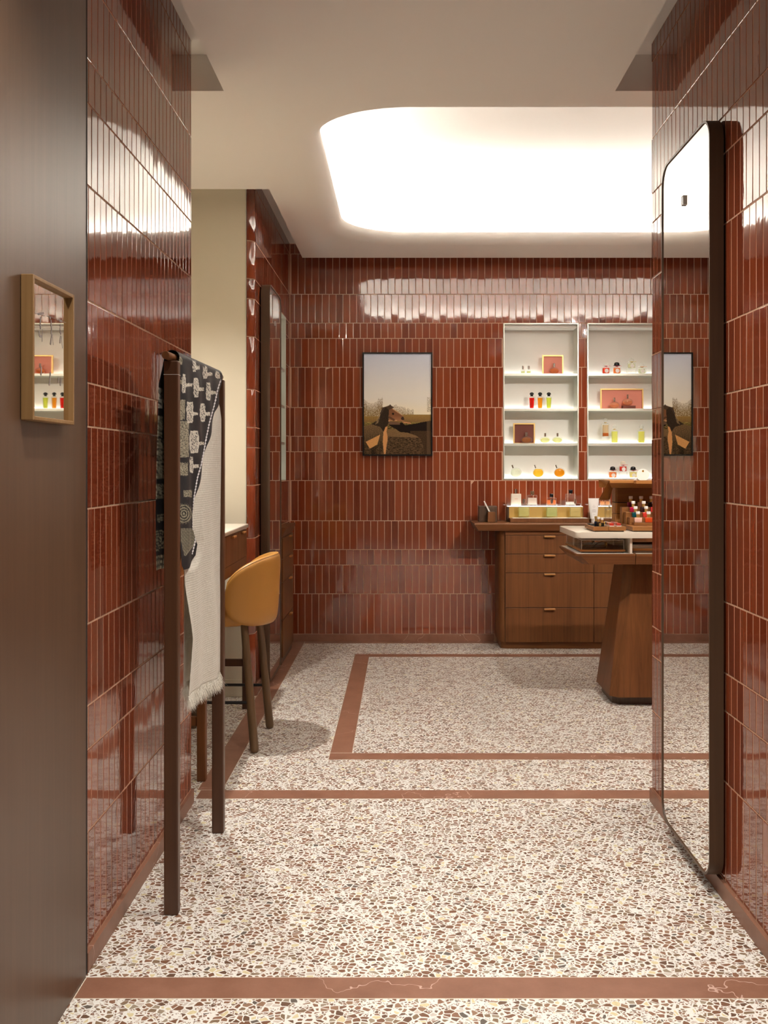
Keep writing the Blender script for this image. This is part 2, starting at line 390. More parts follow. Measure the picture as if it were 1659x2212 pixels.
def tiles(parent, side, s0, s1, z_top=3.05, holes=(), singles=300, phase=0.0, score=None, tilt=0.0022):
    fn, rz = frame_of(side); cells = []
    for ri in range(len(ROWS)-1):
        z0, z1 = ROWS[ri], min(ROWS[ri+1], z_top)
        if z1-z0 < 0.012: continue
        off = phase+(PIT*0.5 if ri % 2 else 0.0)
        k = math.floor((s0-off)/PIT)
        while off+k*PIT < s1:
            a, b = max(off+k*PIT, s0), min(off+(k+1)*PIT, s1); k += 1
            zm = (z0+z1)/2; parts = [(a, b)]
            for hs0, hs1, hz0, hz1 in holes:
                if hz0 < zm < hz1:
                    np_ = []
                    for p, q in parts:
                        if q <= hs0 or p >= hs1: np_.append((p, q)); continue
                        if p < hs0: np_.append((p, hs0))
                        if q > hs1: np_.append((hs1, q))
                    parts = np_
            for p, q in parts:
                if q-p > 0.010: cells.append((p, q, z0, z1))
    if score: cells.sort(key=score)
    one, rest = cells[:singles], cells[singles:]
    pl = Vector(rootloc(parent))
    rot = Matrix.Rotation(rz, 4, 'Z')
    def tilt_m():
        return Matrix.Rotation(random.gauss(0, tilt), 4, 'X') @ Matrix.Rotation(random.gauss(0, tilt*1.6), 4, 'Z')
    for (p, q, z0, z1) in one:
        me = tile_mesh(q-p-G, z1-z0-G)
        o = bpy.data.objects.new('tile', me); COL.objects.link(o); o.parent = parent
        o.matrix_local = Matrix.Translation(fn((p+q)/2, (z0+z1)/2)-pl) @ rot @ tilt_m()
    if rest:
        verts = []; faces = []
        for (p, q, z0, z1) in rest:
            me = tile_mesh(q-p-G, z1-z0-G)
            mt = Matrix.Translation(fn((p+q)/2, (z0+z1)/2)-pl) @ rot @ tilt_m(); b0 = len(verts)
            verts += [tuple(mt @ v.co) for v in me.vertices]
            faces += [tuple(b0+i for i in f.vertices) for f in me.polygons]
        me = bpy.data.meshes.new('small_tiles'); me.from_pydata(verts, [], faces)
        o = link_mesh('tile_field', me, M['tile'], parent); o['kind'] = 'stuff'

# ================================================================== STRUCTURE
YB = 7.56                      # back wall tile backing
XR = 3.2
# floor
b = BM(); box(b, -2.0, XR+0.1, -3.0, 8.0, -0.08, 0.0)
floor = struct('floor', b, M['terrazzo'], 'white terrazzo floor with brown and yellow marble chips')
def band(x0, x1, y0, y1):
    b = BM(); box(b, x0, x1, y0, y1, -0.01, 0.0008); o = obj('stone_band', b, M['stone'], floor)
    e = 0.0022
    b = BM()
    for r in ((x0-e, x1+e, y0-e, y0), (x0-e, x1+e, y1, y1+e), (x0-e, x0, y0, y1), (x1, x1+e, y0, y1)): box(b, *r, -0.01, 0.0006)
    obj('joint', b, M['marble'], o)
band(-0.832, 0.99, 2.494, 2.595)
band(-0.838, XR, 3.988, 4.091)
band(-0.852, -0.750, 4.0955, YB-0.008)
band(-0.7455, XR, 7.462, YB-0.008)
band(-0.340, 2.68, 4.517, 4.617)
band(-0.340, 2.68, 6.939, 7.040)
band(-0.340, -0.238, 4.6215, 6.9345)
band(2.58, 2.68, 4.6215, 6.9345)

# left near tile wall
b = BM(); box(b, -1.10, -0.8475, 2.618, 3.945, 0, UC)
wl = struct('wall_left', b, M['grout'], 'red tiled pier on the left of the passage')
tiles(wl, ('left', -0.8475), 2.620, 3.945, score=lambda c: -(c[1]-c[0])*(c[3]-c[2])*(1 if c[2] < 2.6 else .5)/c[0]**3)
b = BM(); box(b, -0.8475, -0.8355, 2.618, 3.945, 0.0, 0.053, 0.001); o = struct('baseboard_left', b, M['stone'])
# left wood panel wall (towards the camera)
b = BM(); box(b, -0.95, -0.835, -3.0, 2.596, 0, UC)
o = struct('wall_left', b, M['panel'], 'dark satin wood wall panel on the near left')
b = BM(); box(b, -0.90, -0.838, 2.596, 2.618, 0, UC); o = struct('trim_1', b, M['dark'])
# right near tile wall
b = BM(); box(b, 1.0045, 1.30, 1.9, 3.965, 0, UC)
wr = struct('wall_right', b, M['grout'], 'red tiled pier on the right of the passage')
tiles(wr, ('right', 1.0045), 1.9, 3.965, phase=3.965, score=lambda c: -(c[1]-c[0])*(c[3]-c[2])/max(c[0], 2.6)**3*(1 if c[1] > 2.66 else 0.02))
b = BM(); box(b, 0.993, 1.0045, 1.9, 3.965, 0.0, 0.053, 0.001); struct('baseboard_right', b, M['stone'])
b = BM(); box(b, 0.999, 1.1, -3.0, 1.895, 0, UC); struct('wall_right', b, M['panel'], 'dark wood wall panel on the near right')
# passage end behind the camera
b = BM(); box(b, -0.95, 1.1, -3.1, -3.0, 0, UC); struct('wall_front', b, M['cream'], 'cream end wall of the passage behind the viewer')
# wall between passage and room on the right, and on the left
b = BM(); box(b, 1.30, XR+0.1, 3.85, 3.965, 0, UC)
wf = struct('wall_front', b, M['grout'], 'tiled front wall of the room, right of the passage')
tiles(wf, ('front', 3.965), 1.0, XR, singles=0)
b = BM(); box(b, -2.0, -1.10, 3.85, 3.945, 0, UC); struct('wall_front', b, M['cream'])
b = BM(); box(b, -2.1, -2.0, 3.85, 5.85, 0, UC); struct('wall_left', b, M['cream'], 'cream end wall of the vanity alcove')
# cream far wall of the vanity niche
YC = 5.75
b = BM(); box(b, -2.0, -0.915, YC, YC+0.12, 0, UC); struct('wall_alcove', b, M['cream'], 'cream plaster wall behind the vanity')
b = BM(); box(b, -2.0, -0.915, YC-0.012, YC, 0, 0.10, 0.002); struct('baseboard_alcove', b, M['cream'])
b = BM(); box(b, -0.918, -0.9125, YC-0.004, YC+0.03, 0, D+.1); struct('trim_2', b, M['alu'])
# left far wall
XL = -0.868
NL = (6.64, 7.275, 1.235, 2.441)      # lit niche in the left wall (y0,y1,z0,z1)
YS = YC+0.047
b = BM()
box(b, -1.10, XL, YS, NL[0], 0, UC); box(b, -1.10, XL, NL[1], YB+0.3, 0, UC)
box(b, -1.10, XL, NL[0], NL[1], 0, NL[2]); box(b, -1.10, XL, NL[0], NL[1], NL[3], UC)
wlf = struct('wall_left', b, M['grout'], 'red tiled left wall of the room with a lit niche')
tiles(wlf, ('left', XL), YS, YB-0.004, holes=(NL,), singles=0, phase=0.01)
# rounded corner tiles
for i in range(len(ROWS)-1):
    z0, z1 = ROWS[i]+G/2, ROWS[i+1]-G/2
    if z1-z0 < 0.02: continue
    b = BM(); r = 0.0465; cx, cy = XL+0.003-r, YS; pts = []
    for k in range(9):
        a = -PI/2+PI/2*k/8; pts.append((cx+r*math.cos(a), cy+r*math.sin(a)))
    pts += [(cx, cy)]
    prism(b, [(p[0], p[1], z0) for p in pts], (0, 0, z1-z0), 0.0015)
    o = obj('corner_tile', b, M['tile'], wlf, 50)
b = BM(); r = 0.044; cx, cy = XL+0.0005-r, YS
prism(b, [(cx+r*math.cos(-PI/2+PI/2*k/8), cy+r*math.sin(-PI/2+PI/2*k/8), 0.0) for k in range(9)]+[(cx, cy, 0)], (0, 0, UC)); obj('corner_grout', b, M['grout'], wlf, 50)
b = BM(); box(b, XL, XL+0.012, YS, YB, 0, 0.053, 0.001)
r = 0.058; prism(b, [(cx+r*math.cos(-PI/2+PI/2*k/8), cy+r*math.sin(-PI/2+PI/2*k/8), 0.0) for k in range(9)]+[(cx, cy, 0)], (0, 0, 0.053))
struct('baseboard_left', b, M['stone'])
# back wall with two (three) niches
NB = [(0.771, 1.350, 1.238, 2.441), (1.414, 1.993, 1.238, 2.441)]
b = BM(); YBK = YB+0.32
def wallx(x0, x1, z0, z1): box(b, x0, x1, YB, YBK, z0, z1)
wallx(-1.1, NB[0][0], 0, UC); wallx(NB[0][1], NB[1][0], 0, UC); wallx(NB[1][1], XR+0.1, 0, UC)
for n in NB: wallx(n[0], n[1], 0, n[2]); wallx(n[0], n[1], n[3], UC)
wb = struct('wall_back', b, M['grout'], 'red tiled back wall with lit display niches')
tiles(wb, ('back', YB), XL+0.004, XR, holes=NB, phase=(868-870)*YB/F, tilt=0.003,
      score=lambda c: (c[0] > 1.95)*10 + (c[3]-c[2] < 0.2)*1 + (c[3]-c[2] < 0.3)*(1 if 0 else abs(c[2]-1.5))*0.3 + (c[3] < 1.0 and c[0] > 0.72)*4 + (c[2] > 2.9)*5)
b = BM(); box(b, XL+0.012, 0.70, YB-0.012, YB, 0, 0.055, 0.001); struct('baseboard_back', b, M['stone'])
# right wall of the room
b = BM(); box(b, XR, XR+0.1, 3.965, YB, 0, UC)
wrr = struct('wall_right', b, M['grout'], 'red tiled right wall of the room'); tiles(wrr, ('right', XR), 3.97, YB, singles=0)

# ceiling raft with rounded cove
CO = (-0.40, 2.70, 4.345, 6.83, 0.44)   # x0,x1,y0,y1,radius of the cove opening
def rr(off, z, seg=14):
    x0, x1, y0, y1, r = CO; x0 -= off; x1 += off; y0 -= off; y1 += off; r = max(r+off, 0.05)
    pts = []
    for cx, cy, a0 in ((x1-r, y1-r, 0), (x0+r, y1-r, 90), (x0+r, y0+r, 180), (x1-r, y0+r, 270)):
        for k in range(seg+1):
            a = math.radians(a0+90*k/seg); pts.append((cx+r*math.cos(a), cy+r*math.sin(a), z))
    return pts
def loop_edges(bm, pts):
    vs = [bm.verts.new(p) for p in pts]
    return vs, [bm.edges.new((vs[i], vs[(i+1) % len(vs)])) for i in range(len(vs))]
outer = [(-0.741, -3.0), (0.880, -3.0), (0.880, 4.08), (XR-0.12, 4.08), (XR-0.12, 7.36), (-0.750, 7.36), (-0.750, 5.53), (-1.98, 5.53), (-1.98, 4.08), (-0.741, 4.08)]
LIP = 0.12
b = BM()
vo, eo = loop_edges(b, [(x, y, D) for x, y in outer]); vi, ei = loop_edges(b, rr(LIP, D))
bmesh.ops.triangle_fill(b, edges=eo+ei, use_beauty=True)
vt = [b.verts.new((v.co.x, v.co.y, UC)) for v in vo]
for i in range(len(vo)):
    j = (i+1) % len(vo); b.faces.new((vo[i], vo[j], vt[j], vt[i]))
prev = vi
prof = []
for k in range(1, 9):
    a = PI/2*k/8; prof.append((LIP*(1-math.sin(a)), D+0.062*(1-math.cos(a))))
prof += [(0.0, D+0.066), (0.012, D+0.070), (0.20, D+0.070), (0.20, UC+0.12), (0.17, UC+0.22), (0.08, UC+0.30), (-0.10, UC+0.34), (-0.35, UC+0.355)]
rings = [vi]
for off, z in prof:
    r_ = [b.verts.new(p) for p in rr(off, z)]
    for i in range(len(r_)):
        j = (i+1) % len(r_); b.faces.new((prev[i], prev[j], r_[j], r_[i]))
    prev = r_
b.faces.new(prev)
struct('ceiling', b, M['plaster'], 'off white ceiling raft with a rounded light cove', smooth=35)
b = BM()
vo, eo = loop_edges(b, [(-2.1, -3.1, UC+0.001), (XR+0.1, -3.1, UC+0.001), (XR+0.1, 8.0, UC+0.001), (-2.1, 8.0, UC+0.001)])
vi, ei = loop_edges(b, rr(0.205, UC+0.001))
bmesh.ops.triangle_fill(b, edges=eo+ei, use_beauty=True)
struct('ceiling', b, M['plaster'], 'upper ceiling seen in the shadow gap')
# led strip lying on the cove ledge
b = BM(); a_ = rr(0.125, D+0.078); c_ = rr(0.155, D+0.078)
va = [b.verts.new(p) for p in a_]; vc = [b.verts.new(p) for p in c_]
vd = [b.verts.new((p[0], p[1], D+0.0705)) for p in a_]; ve = [b.verts.new((p[0], p[1], D+0.0705)) for p in c_]
for i in range(len(va)):
    j = (i+1) % len(va)
    b.faces.new((va[i], va[j], vc[j], vc[i])); b.faces.new((vd[i], va[i], va[j], vd[j])); b.faces.new((vc[i], ve[i], ve[j], vc[j])); b.faces.new((vd[i], vd[j], ve[j], ve[i]))
tag(obj('led_strip', b, M['led']), 'glowing led strip hidden inside the rounded ceiling cove', 'light')
# recessed downlights
for i, (x, y, f) in enumerate(SPOTS):
    t = thing('downlight', ['small recessed downlight in the passage ceiling', 'small recessed downlight in the room ceiling'][y > 4.08], 'downlight', (x, y, D), 'recessed ceiling downlights')
    b = BM(); lathe(b, (x, y, D-0.004), [(0.036, 0.0), (0.045, 0.0), (0.047, 0.004), (0.036, 0.004), (0.036, 0.0)], 24); obj('trim_ring', b, M['white'], t, 40)
    b = BM(); lathe(b, (x, y, D-0.002), [(0.035, 0.0), (0.035, 0.0015)], 20); obj('lens', b, M['lens'], t)
    ld = bpy.data.lights.new('downlight_beam', 'SPOT'); lo = bpy.data.objects.new('downlight_beam', ld); COL.objects.link(lo)
    lo.location = (0, 0, -0.008); lo.parent = t; ld.energy = SPOT_W*f; ld.color = (1.0, 0.935, 0.845); ld.spot_size = math.radians(115); ld.spot_blend = 1.0; ld.shadow_soft_size = 0.03

for (x, y), aim, f in FILL_SPOTS:
    t = thing('fill_spot', 'small unseen fill spot added in the room ceiling behind the right pier', 'downlight', (x, y, D), 'added fill spots')
    b = BM(); lathe(b, (x, y, D-0.004), [(0.030, 0.0), (0.040, 0.0), (0.042, 0.004), (0.030, 0.004), (0.030, 0.0)], 24); obj('trim_ring', b, M['white'], t, 40)
    b = BM(); lathe(b, (x, y, D-0.002), [(0.029, 0.0), (0.029, 0.0015)], 20); obj('lens', b, M['lens'], t)
    ld = bpy.data.lights.new('fill_beam', 'SPOT'); lo = bpy.data.objects.new('fill_beam', ld); COL.objects.link(lo)
    lo.location = (0, 0, -0.008); lo.parent = t; lo.rotation_euler = (Vector(aim)-Vector((x, y, D))).to_track_quat('-Z', 'Y').to_euler()
    ld.energy = SPOT_W*f; ld.color = (1.0, 0.93, 0.83); ld.spot_size = math.radians(48); ld.spot_blend = 1.0; ld.shadow_soft_size = 0.03
# ------------------------------------------------------------------ niches
def niche(name, label, cx, axis, s0, s1, z0, z1, depth, shelves):
    """cabinet set into the wall. axis 'back': opening towards -y at y=cx ; 'left': opening towards +x at x=cx"""
    t = thing(name, label, 'shelf', (0, 0, 0))
    def bx(bm, sa, sb, da, db, za, zb, bev=0):
        if axis == 'back': box(bm, sa, sb, cx+da, cx+db, za, zb, bev)
        else: box(bm, cx-db, cx-da, sa, sb, za, zb, bev)
    e = 0.008; q = 0.0015
    s0 += q; s1 -= q; z0 += q; z1 -= q
    b = BM(); bx(b, s0, s1, depth-0.006, depth, z0, z1); obj('back_panel', b, M['niche'], t)
    b = BM(); bx(b, s0, s0+e, -0.006, depth-0.006, z0, z1); bx(b, s1-e, s1, -0.006, depth-0.006, z0, z1)
    bx(b, s0+e, s1-e, -0.006, depth-0.006, z1-e, z1); bx(b, s0+e, s1-e, -0.006, depth-0.006, z0, z0+e); obj('frame', b, M['alu'], t)
    b = BM(); bx(b, s0+e, s1-e, 0.03, depth-0.01, z1-e-0.022, z1-e); obj('top_rail', b, M['niche'], t)
    for zs in shelves:
        b = BM(); bx(b, s0+e, s1-e, 0.004, depth-0.024, zs-0.019, zs, 0.001); bx(b, s0+e, s1-e, depth-0.0238, depth-0.0062, zs-0.019, zs-0.010); sh = obj('shelf_board', b, M['alu'], t)
        b = BM(); bx(b, s0+e+.004, s1-e-.004, depth-0.022, depth-0.009, zs-0.0098, zs-0.004); obj('light_bar', b, M['shelf_led'], sh)
    b = BM(); bx(b, s0+e+.004, s1-e-.004, depth-0.022, depth-0.012, z0+e, z0+e+0.003); obj('light_bar', b, M['shelf_led'], t)
    return t
ZS = [2.055, 1.786, 1.519]; Z4 = 1.2475
DEP = 0.19
niche('display_niche', 'lit white display niche above the drawer cabinet, left of the two', YB, 'back', *NB[0], DEP, ZS)
niche('display_niche', 'lit white display niche partly hidden by the right tiled pier', YB, 'back', *NB[1], DEP, ZS)
niche('display_niche', 'narrow-looking lit niche in the left wall behind the far mirror', XL, 'left', *NL, DEP, ZS)

# ------------------------------------------------------------------ tall mirrors
def tall_mirror(label, side, xw, y0, y1, z0, z1, th, R=0.075):
    t = thing('wall_mirror', label, 'mirror', (xw, (y0+y1)/2, z0))
    s = -1 if side == 'right' else 1
    def outline(off):
        pts = []; r = R-off
        for cy, cz, a0 in ((y1-R, z1-R, 0), (y0+R, z1-R, 90), (y0+R, z0+R, 180), (y1-R, z0+R, 270)):
            for k in range(9):
                a = math.radians(a0+90*k/8); pts.append((cy+r*math.cos(a), cz+r*math.sin(a)))
        return pts
    b = BM(); o1, o2 = outline(0), outline(0.0075); n = len(o1); xo = xw+s*th; xi = xw+s*(th-0.0055)
    def rng(o, x): return [b.verts.new((x, p[0], p[1])) for p in o]
    A, B_, C_, D_ = rng(o1, xw+s*0.004), rng(o1, xo), rng(o2, xo), rng(o2, xi)
    for U, V in ((A, B_), (B_, C_), (C_, D_)):
        for i in range(n): j = (i+1) % n; b.faces.new((U[i], U[j], V[j], V[i]))
    b.faces.new(A)
    obj('frame', b, M['dwood'], t, 35)
    b = BM(); v = [b.verts.new((xw+s*(th-0.0035), p[0], p[1])) for p in outline(0.0073)]; v2 = [b.verts.new((xw+s*(th-0.0065), p[0], p[1])) for p in outline(0.0073)]
    b.faces.new(v); b.faces.new(list(reversed(v2)))
    for i in range(n): j = (i+1) % n; b.faces.new((v[i], v[j], v2[j], v2[i]))
    obj('glass', b, M['mirror'], t)
    b = BM(); ym = (y0+y1)/2; box(b, xw+s*(th-0.0035), xw+s*(th+0.0025), ym-0.008, ym+0.008, 2.232, 2.262, 0.0015); obj('clip', b, M['chrome'], t)
    return t
tall_mirror('tall round-cornered mirror in dark wood frame on the right tiled pier', 'right', 0.9995, 3.055, 3.625, 0.056, 2.440, 0.048)
tall_mirror('tall round-cornered mirror in dark wood frame on the far left wall', 'left', XL+0.005, 5.965, 6.530, 0.030, 2.455, 0.058)

# ================================================================== BACK DRAWER CABINET + WORKTOP
YF = 7.23
def drawer_cabinet():
    t = thing('drawer_cabinet', 'walnut drawer cabinet standing against the back wall under the lit niches', 'cabinet', (1.45, 7.4, 0))
    b = BM(); x0 = 0.708; r = 0.045; yb = YB-0.006
    pts = [(2.2, yb), (x0, yb)] + [(x0+r-r*math.cos(a), YF+0.018+r-r*math.sin(a)) for a in [PI/2*k/6 for k in range(7)]] + [(2.2, YF+0.018)]
    prism(b, [(p[0], p[1], 0.049) for p in pts], (0, 0, 0.868-0.049)); obj('body', b, M['wood'], t, 30)
    b = BM(); r = 0.05
    pts = [(2.2, yb), (x0+.012, yb)] + [(x0+.012+r-r*math.cos(a), YF+0.022+r-r*math.sin(a)) for a in [PI/2*k/6 for k in range(7)]] + [(2.2, YF+0.022)]
    prism(b, [(p[0], p[1], 0.0009) for p in pts], (0, 0, 0.048)); obj('plinth', b, M['woodx'], t, 30)
    b = BM(); box(b, 0.753, 2.2, YF, YF+0.0175, 0.837+.002, 0.8675); obj('top_rail', b, M['woodx'], t)
    zz = [0.0495, 0.3046, 0.560, 0.698, 0.837]
    for ci, (xa, xb) in enumerate(((0.753, 1.403), (1.403, 2.053))):
        for k in range(4):
            b = BM(); box(b, xa+.0018, xb-.0018, YF, YF+0.0175, zz[k]+.0018, zz[k+1]-.0018, 0.001)
            d = obj('drawer', b, M['wood'], t)
            xc = (xa+xb)/2-0.001
            b = BM(); box(b, xc-0.041, xc+0.041, YF-0.022, YF-0.0005, zz[k+1]-0.016, zz[k+1]-0.003, 0.003); obj('handle', b, M['lwood'], d)
drawer_cabinet()
b = BM()   # worktop with under-cut edge
prof = [(7.185, 0.928), (7.180, 0.918), (7.205, 0.872), (7.215, 0.8685), (YB-0.006, 0.8685), (YB-0.006, 0.928)]
for x0_, pr in ((0.512, prof),): prism(b, [(x0_, y, z) for y, z in pr], (2.25-x0_, 0, 0))
for v in b.verts:
    if v.co.x < 0.6 and v.co.z < 0.90: v.co.x += 0.03
    if v.co.x < 0.6 and v.co.y < 7.25: v.co.x += 0.012
worktop = tag(obj('worktop', b, M['woodx'], None), 'walnut worktop running along the back wall over the drawer cabinet', 'counter')
ZT = 0.9283
# shallow cabinet on the left wall
def left_cabinet():
    x1 = -0.808; ya, yb = 6.64, 7.275
    t = thing('wall_cabinet', 'narrow walnut drawer cabinet on the far left wall behind the mirror', 'cabinet', (XL, 6.95, 0))
    b = BM(); box(b, XL+0.0145, x1-0.018, ya, yb, 0.05, 0.86); obj('body', b, M['wood'], t)
    b = BM(); box(b, XL+0.0145, x1-0.012, ya+.01, yb-.01, 0.0009, 0.0495); obj('plinth', b, M['dwood'], t)
    b = BM(); prism(b, [(XL+.0055, ya, 0.861), (x1-.006, ya, 0.861), (x1+.016, ya, 0.918), (x1+.014, ya, 0.926), (XL+.0055, ya, 0.926)], (0, yb-ya, 0)); obj('top_board', b, M['wood'], t)
    zz = [0.0505, 0.3046, 0.560, 0.715, 0.858]
    for k in range(4):
        b = BM(); box(b, x1-0.0175, x1, ya+.002, yb-.002, zz[k]+.002, zz[k+1]-.002, 0.001); d = obj('drawer', b, M['wood'], t)
        b = BM(); box(b, x1+.0005, x1+0.020, 6.99, 7.07, zz[k+1]-.018, zz[k+1]-.006, 0.003); obj('handle', b, M['lwood'], d)
left_cabinet()

# ================================================================== VANITY
def vanity():
    t = thing('vanity_table', 'high vanity table with cream marble top and walnut drawers beside the tan stool', 'table', (-1.3, 4.85, 0))
    b = BM(); box(b, -1.95, -0.864, 4.16, 5.52, 1.000, 1.023, 0.006, 3); obj('tabletop', b, M['marble'], t, 40)
    b = BM(); box(b, -1.93, -0.886, 4.19, 5.50, 0.845, 0.9995); obj('body', b, M['wood'], t)
    b = BM(); box(b, -1.93, -0.872, 4.19, 5.50, 0.785, 0.8425, 0.001); obj('rail', b, M['wood'], t)
    for a, c in ((4.19, 4.52), (4.52, 4.87), (4.87, 5.22), (5.22, 5.50)):
        b = BM(); box(b, -0.8855, -0.872, a+.0015, c-.0015, 0.8445, 0.995, 0.001); d = obj('drawer', b, M['wood'], t)
        m = (a+c)/2; b = BM(); box(b, -0.8715, -0.855, m-.035, m+.035, 0.978, 0.989, 0.003); obj('handle', b, M['lwood'], d)
    for (x, y, w) in ((-0.860, 4.20, 0.038), (-0.874, 5.45, 0.030), (-1.90, 4.20, 0.038), (-1.90, 5.45, 0.030)):
        b = BM(); box(b, x-w/2, x+w/2, y, y+w, 0.0, 0.7845, 0.004); obj('leg', b, M['rack'] if y > 5 else M['wood'], t)
    for y in (4.205, 5.455):
        b = BM(); box(b, -1.8805, -0.8795 if y < 5 else -0.8895, y+.005, y+.025, 0.235, 0.275, 0.002); obj('stretcher', b, M['rack'] if y > 5 else M['wood'], t)
vanity()

# ================================================================== BAR STOOL
def bar_stool():
    cx, cy = -0.868, 4.855
    t = thing('bar_stool', 'tan leather bar stool with rounded back and dark wooden legs', 'stool', (cx, cy, 0))
    legs = [((-0.695, 4.625), (-0.765, 4.715)), ((-0.682, 5.060), (-0.732, 4.975)), ((-1.078, 5.060), (-1.000, 4.985)), ((-1.095, 4.625), (-1.010, 4.715))]
    def at(l, z): (fx, fy), (tx, ty) = l; k = z/0.66; return Vector((fx+(tx-fx)*k, fy+(ty-fy)*k, z))
    for l in legs:
        b = BM(); zs = [0.0, 0.004, 0.015, 0.2, 0.45, 0.60]
        if l in legs[2:]: zs[-1] = 0.578
        else: zs[-1] = 0.640
        tube(b, [at(l, z) for z in zs], [0.013, 0.018, 0.0205, 0.020, 0.0185, 0.0165], 18); obj('leg', b, M['legwood'], t, 40)
    for i in range(4):
        if i in (0, 2):   # rods across, between left and right legs
            pass
        l1, l2 = legs[i], legs[(i+1) % 4]
        z = 0.228 if i in (1, 3) else 0.30
        p, q = at(l1, z), at(l2, z); d = (q-p).normalized()*0.018
        if i in (1, 3):
            b = BM(); tube(b, [p+d, q-d], 0.0075, 10); obj('footrest_rod', b, M['black'], t, 60)
    # seat cushion
    b = BM(); prof = [(0.0, 0.0), (0.175, 0.0), (0.205, 0.012), (0.218, 0.045), (0.212, 0.078), (0.185, 0.094), (0.0, 0.100)]
    lathe(b, (cx-0.005, cy, 0.580), prof, 40, 1.0, 0.98); obj('seat', b, M['leather'], t, 60)
    # wrapped back shell
    def shell(bm, inset, thick):
        NU, NV = 36, 20; outer_, inner_ = [], []
        TH = math.radians(84)
        for iu in range(NU+1):
            u = -1+2*iu/NU; th = u*TH; ro, ri = [], []
            # superellipse height profile
            hh = max(0.0, (1-abs(u)**3.1))**(1/2.5)
            zc = 0.752-0.035*abs(u)**2; H = (0.168-inset)*hh
            for iv in range(NV+1):
                v = -1+2*iv/NV; z = zc+H*v
                lean = 0.05*(z-0.6)
                prof = math.sqrt(max(0, 1-abs(v*0.995)**6))*math.sqrt(max(0.0, 1-abs(u*0.995)**8))
                R = 0.222+lean
                tk = thick*(0.25+0.75*prof)
                dx, dy = math.cos(th), math.sin(th)
                ro.append(bm.verts.new((cx+(R+tk*0.6)*dx*1.02, cy+(R+tk*0.6)*dy, z)))
                ri.append(bm.verts.new((cx+(R-tk*0.4)*dx*1.02, cy+(R-tk*0.4)*dy, z)))
            outer_.append(ro); inner_.append(ri)
        for i in range(NU):
            for j in range(NV):
                bm.faces.new((outer_[i][j], outer_[i+1][j], outer_[i+1][j+1], outer_[i][j+1]))
                bm.faces.new((inner_[i][j], inner_[i][j+1], inner_[i+1][j+1], inner_[i+1][j]))
            bm.faces.new((outer_[i][0], inner_[i][0], inner_[i+1][0], outer_[i+1][0]))
            bm.faces.new((outer_[i][NV], outer_[i+1][NV], inner_[i+1][NV], inner_[i][NV]))
        for i in (0, NU):
            for j in range(NV): bm.faces.new((outer_[i][j], outer_[i][j+1], inner_[i][j+1], inner_[i][j]))
        top = [(r[NV].co+s_[NV].co)/2 for r, s_ in zip(outer_, inner_)]
        bot = [(r[0].co+s_[0].co)/2 for r, s_ in zip(outer_, inner_)]
        return [v.copy() for v in top], [v.copy() for v in bot]
    b = BM(); top, bot = shell(b, 0.0, 0.040); bmesh.ops.remove_doubles(b, verts=b.verts, dist=0.0004); br = obj('backrest', b, M['leather'], t, 75)
    c0 = Vector((cx, cy, 0))
    ring = [p+0.010*(Vector((p.x-cx, p.y-cy, 0)).normalized())+Vector((0, 0, -0.004)) for p in top[1:-1]]
    b = BM(); tube(b, ring, 0.0011, 5); obj('seam', b, M['seam'], br)
bar_stool()

# ================================================================== SCARF RACK
RX, RZ, RR = -0.703, 1.677, 0.0125
t = thing('scarf_rack', 'slim dark wooden standing rack with two square posts holding two scarves', 'rack', (-0.69, 3.3, 0))
b = BM(); box(b, -0.7165, -0.6735, 2.952, 2.985, 0.0, 1.664, 0.004); p = obj('post', b, M['rack'], t)
b = BM(); box(b, -0.7169, -0.6731, 2.9516, 2.9854, 1.6215, 1.6225); obj('joint', b, M['white'], p)
b = BM(); box(b, -0.700, -0.657, 3.609, 3.645, 0.0, 1.664, 0.004); p = obj('post', b, M['rack'], t)
b = BM(); tube(b, [(-0.653, 3.6085, 0.06), (-0.653, 3.6085, 0.06001)], 0.0001, 3); b.free()
b = BM(); tube(b, [(RX, 2.918, RZ), (RX, 2.921, RZ), (RX+.022, 3.672, RZ+.001), (RX+.022, 3.675, RZ+.001)], [RR-.002, RR, RR, RR-.002], 24); obj('rod', b, M['wood'], t, 50)
def rodx(Y): return RX+0.022*(Y-2.92)/0.755

def sx(Y):      # front plane of the black scarf
    k = min(1, max(0, (Y-2.98)/0.35)); return -0.684+0.021*(k*k*(3-2*k))
def solve(px, xo=0.0):
    Y = 3.2
    for _ in range(30): Y = (sx(Y)+xo)*F/(px-CX)
    return Y
REDGE = [(478.6, 800), (478.7, 832), (473.4, 861.7), (462.8, 891), (455.8, 926), (447.6, 961.6), (441.7, 991), (431, 1044.7), (422.9, 1076), (419.4, 1111.7), (420.5, 1141), (427.6, 1176), (425.2, 1200), (413.5, 1220), (400, 1237)]
LEDGE = [(386, 775), (386, 1150), (390, 1170), (393.5, 1221), (399, 1237)]
def interp(tab, x):
    if x <= tab[0][0]: return tab[0][1]
    for (a, b_), (c, d) in zip(tab, tab[1:]):
        if x <= c: return b_+(d-b_)*(x-a)/(c-a)
    return tab[-1][1]
RZt = sorted([(-(EYE-(y-CY)*solve(x)/F), solve(x)) for x, y in REDGE])      # (-z, Y)
LZt = [(-1.70, 2.992), (-1.145, 2.992), (-(EYE-(1170-CY)*3.03/F), solve(390)), (-(EYE-(1221-CY)*3.05/F), solve(393.5)), (-(EYE-(1237-CY)*3.08/F), solve(399.3))]
def hsh(a, b_): return math.fmod(abs(math.sin(a*127.1+b_*311.7)*43758.5453), 1.0)
INK = (0.014, 0.014, 0.018); CR = (0.66, 0.63, 0.55); DK = (0.20, 0.185, 0.13)
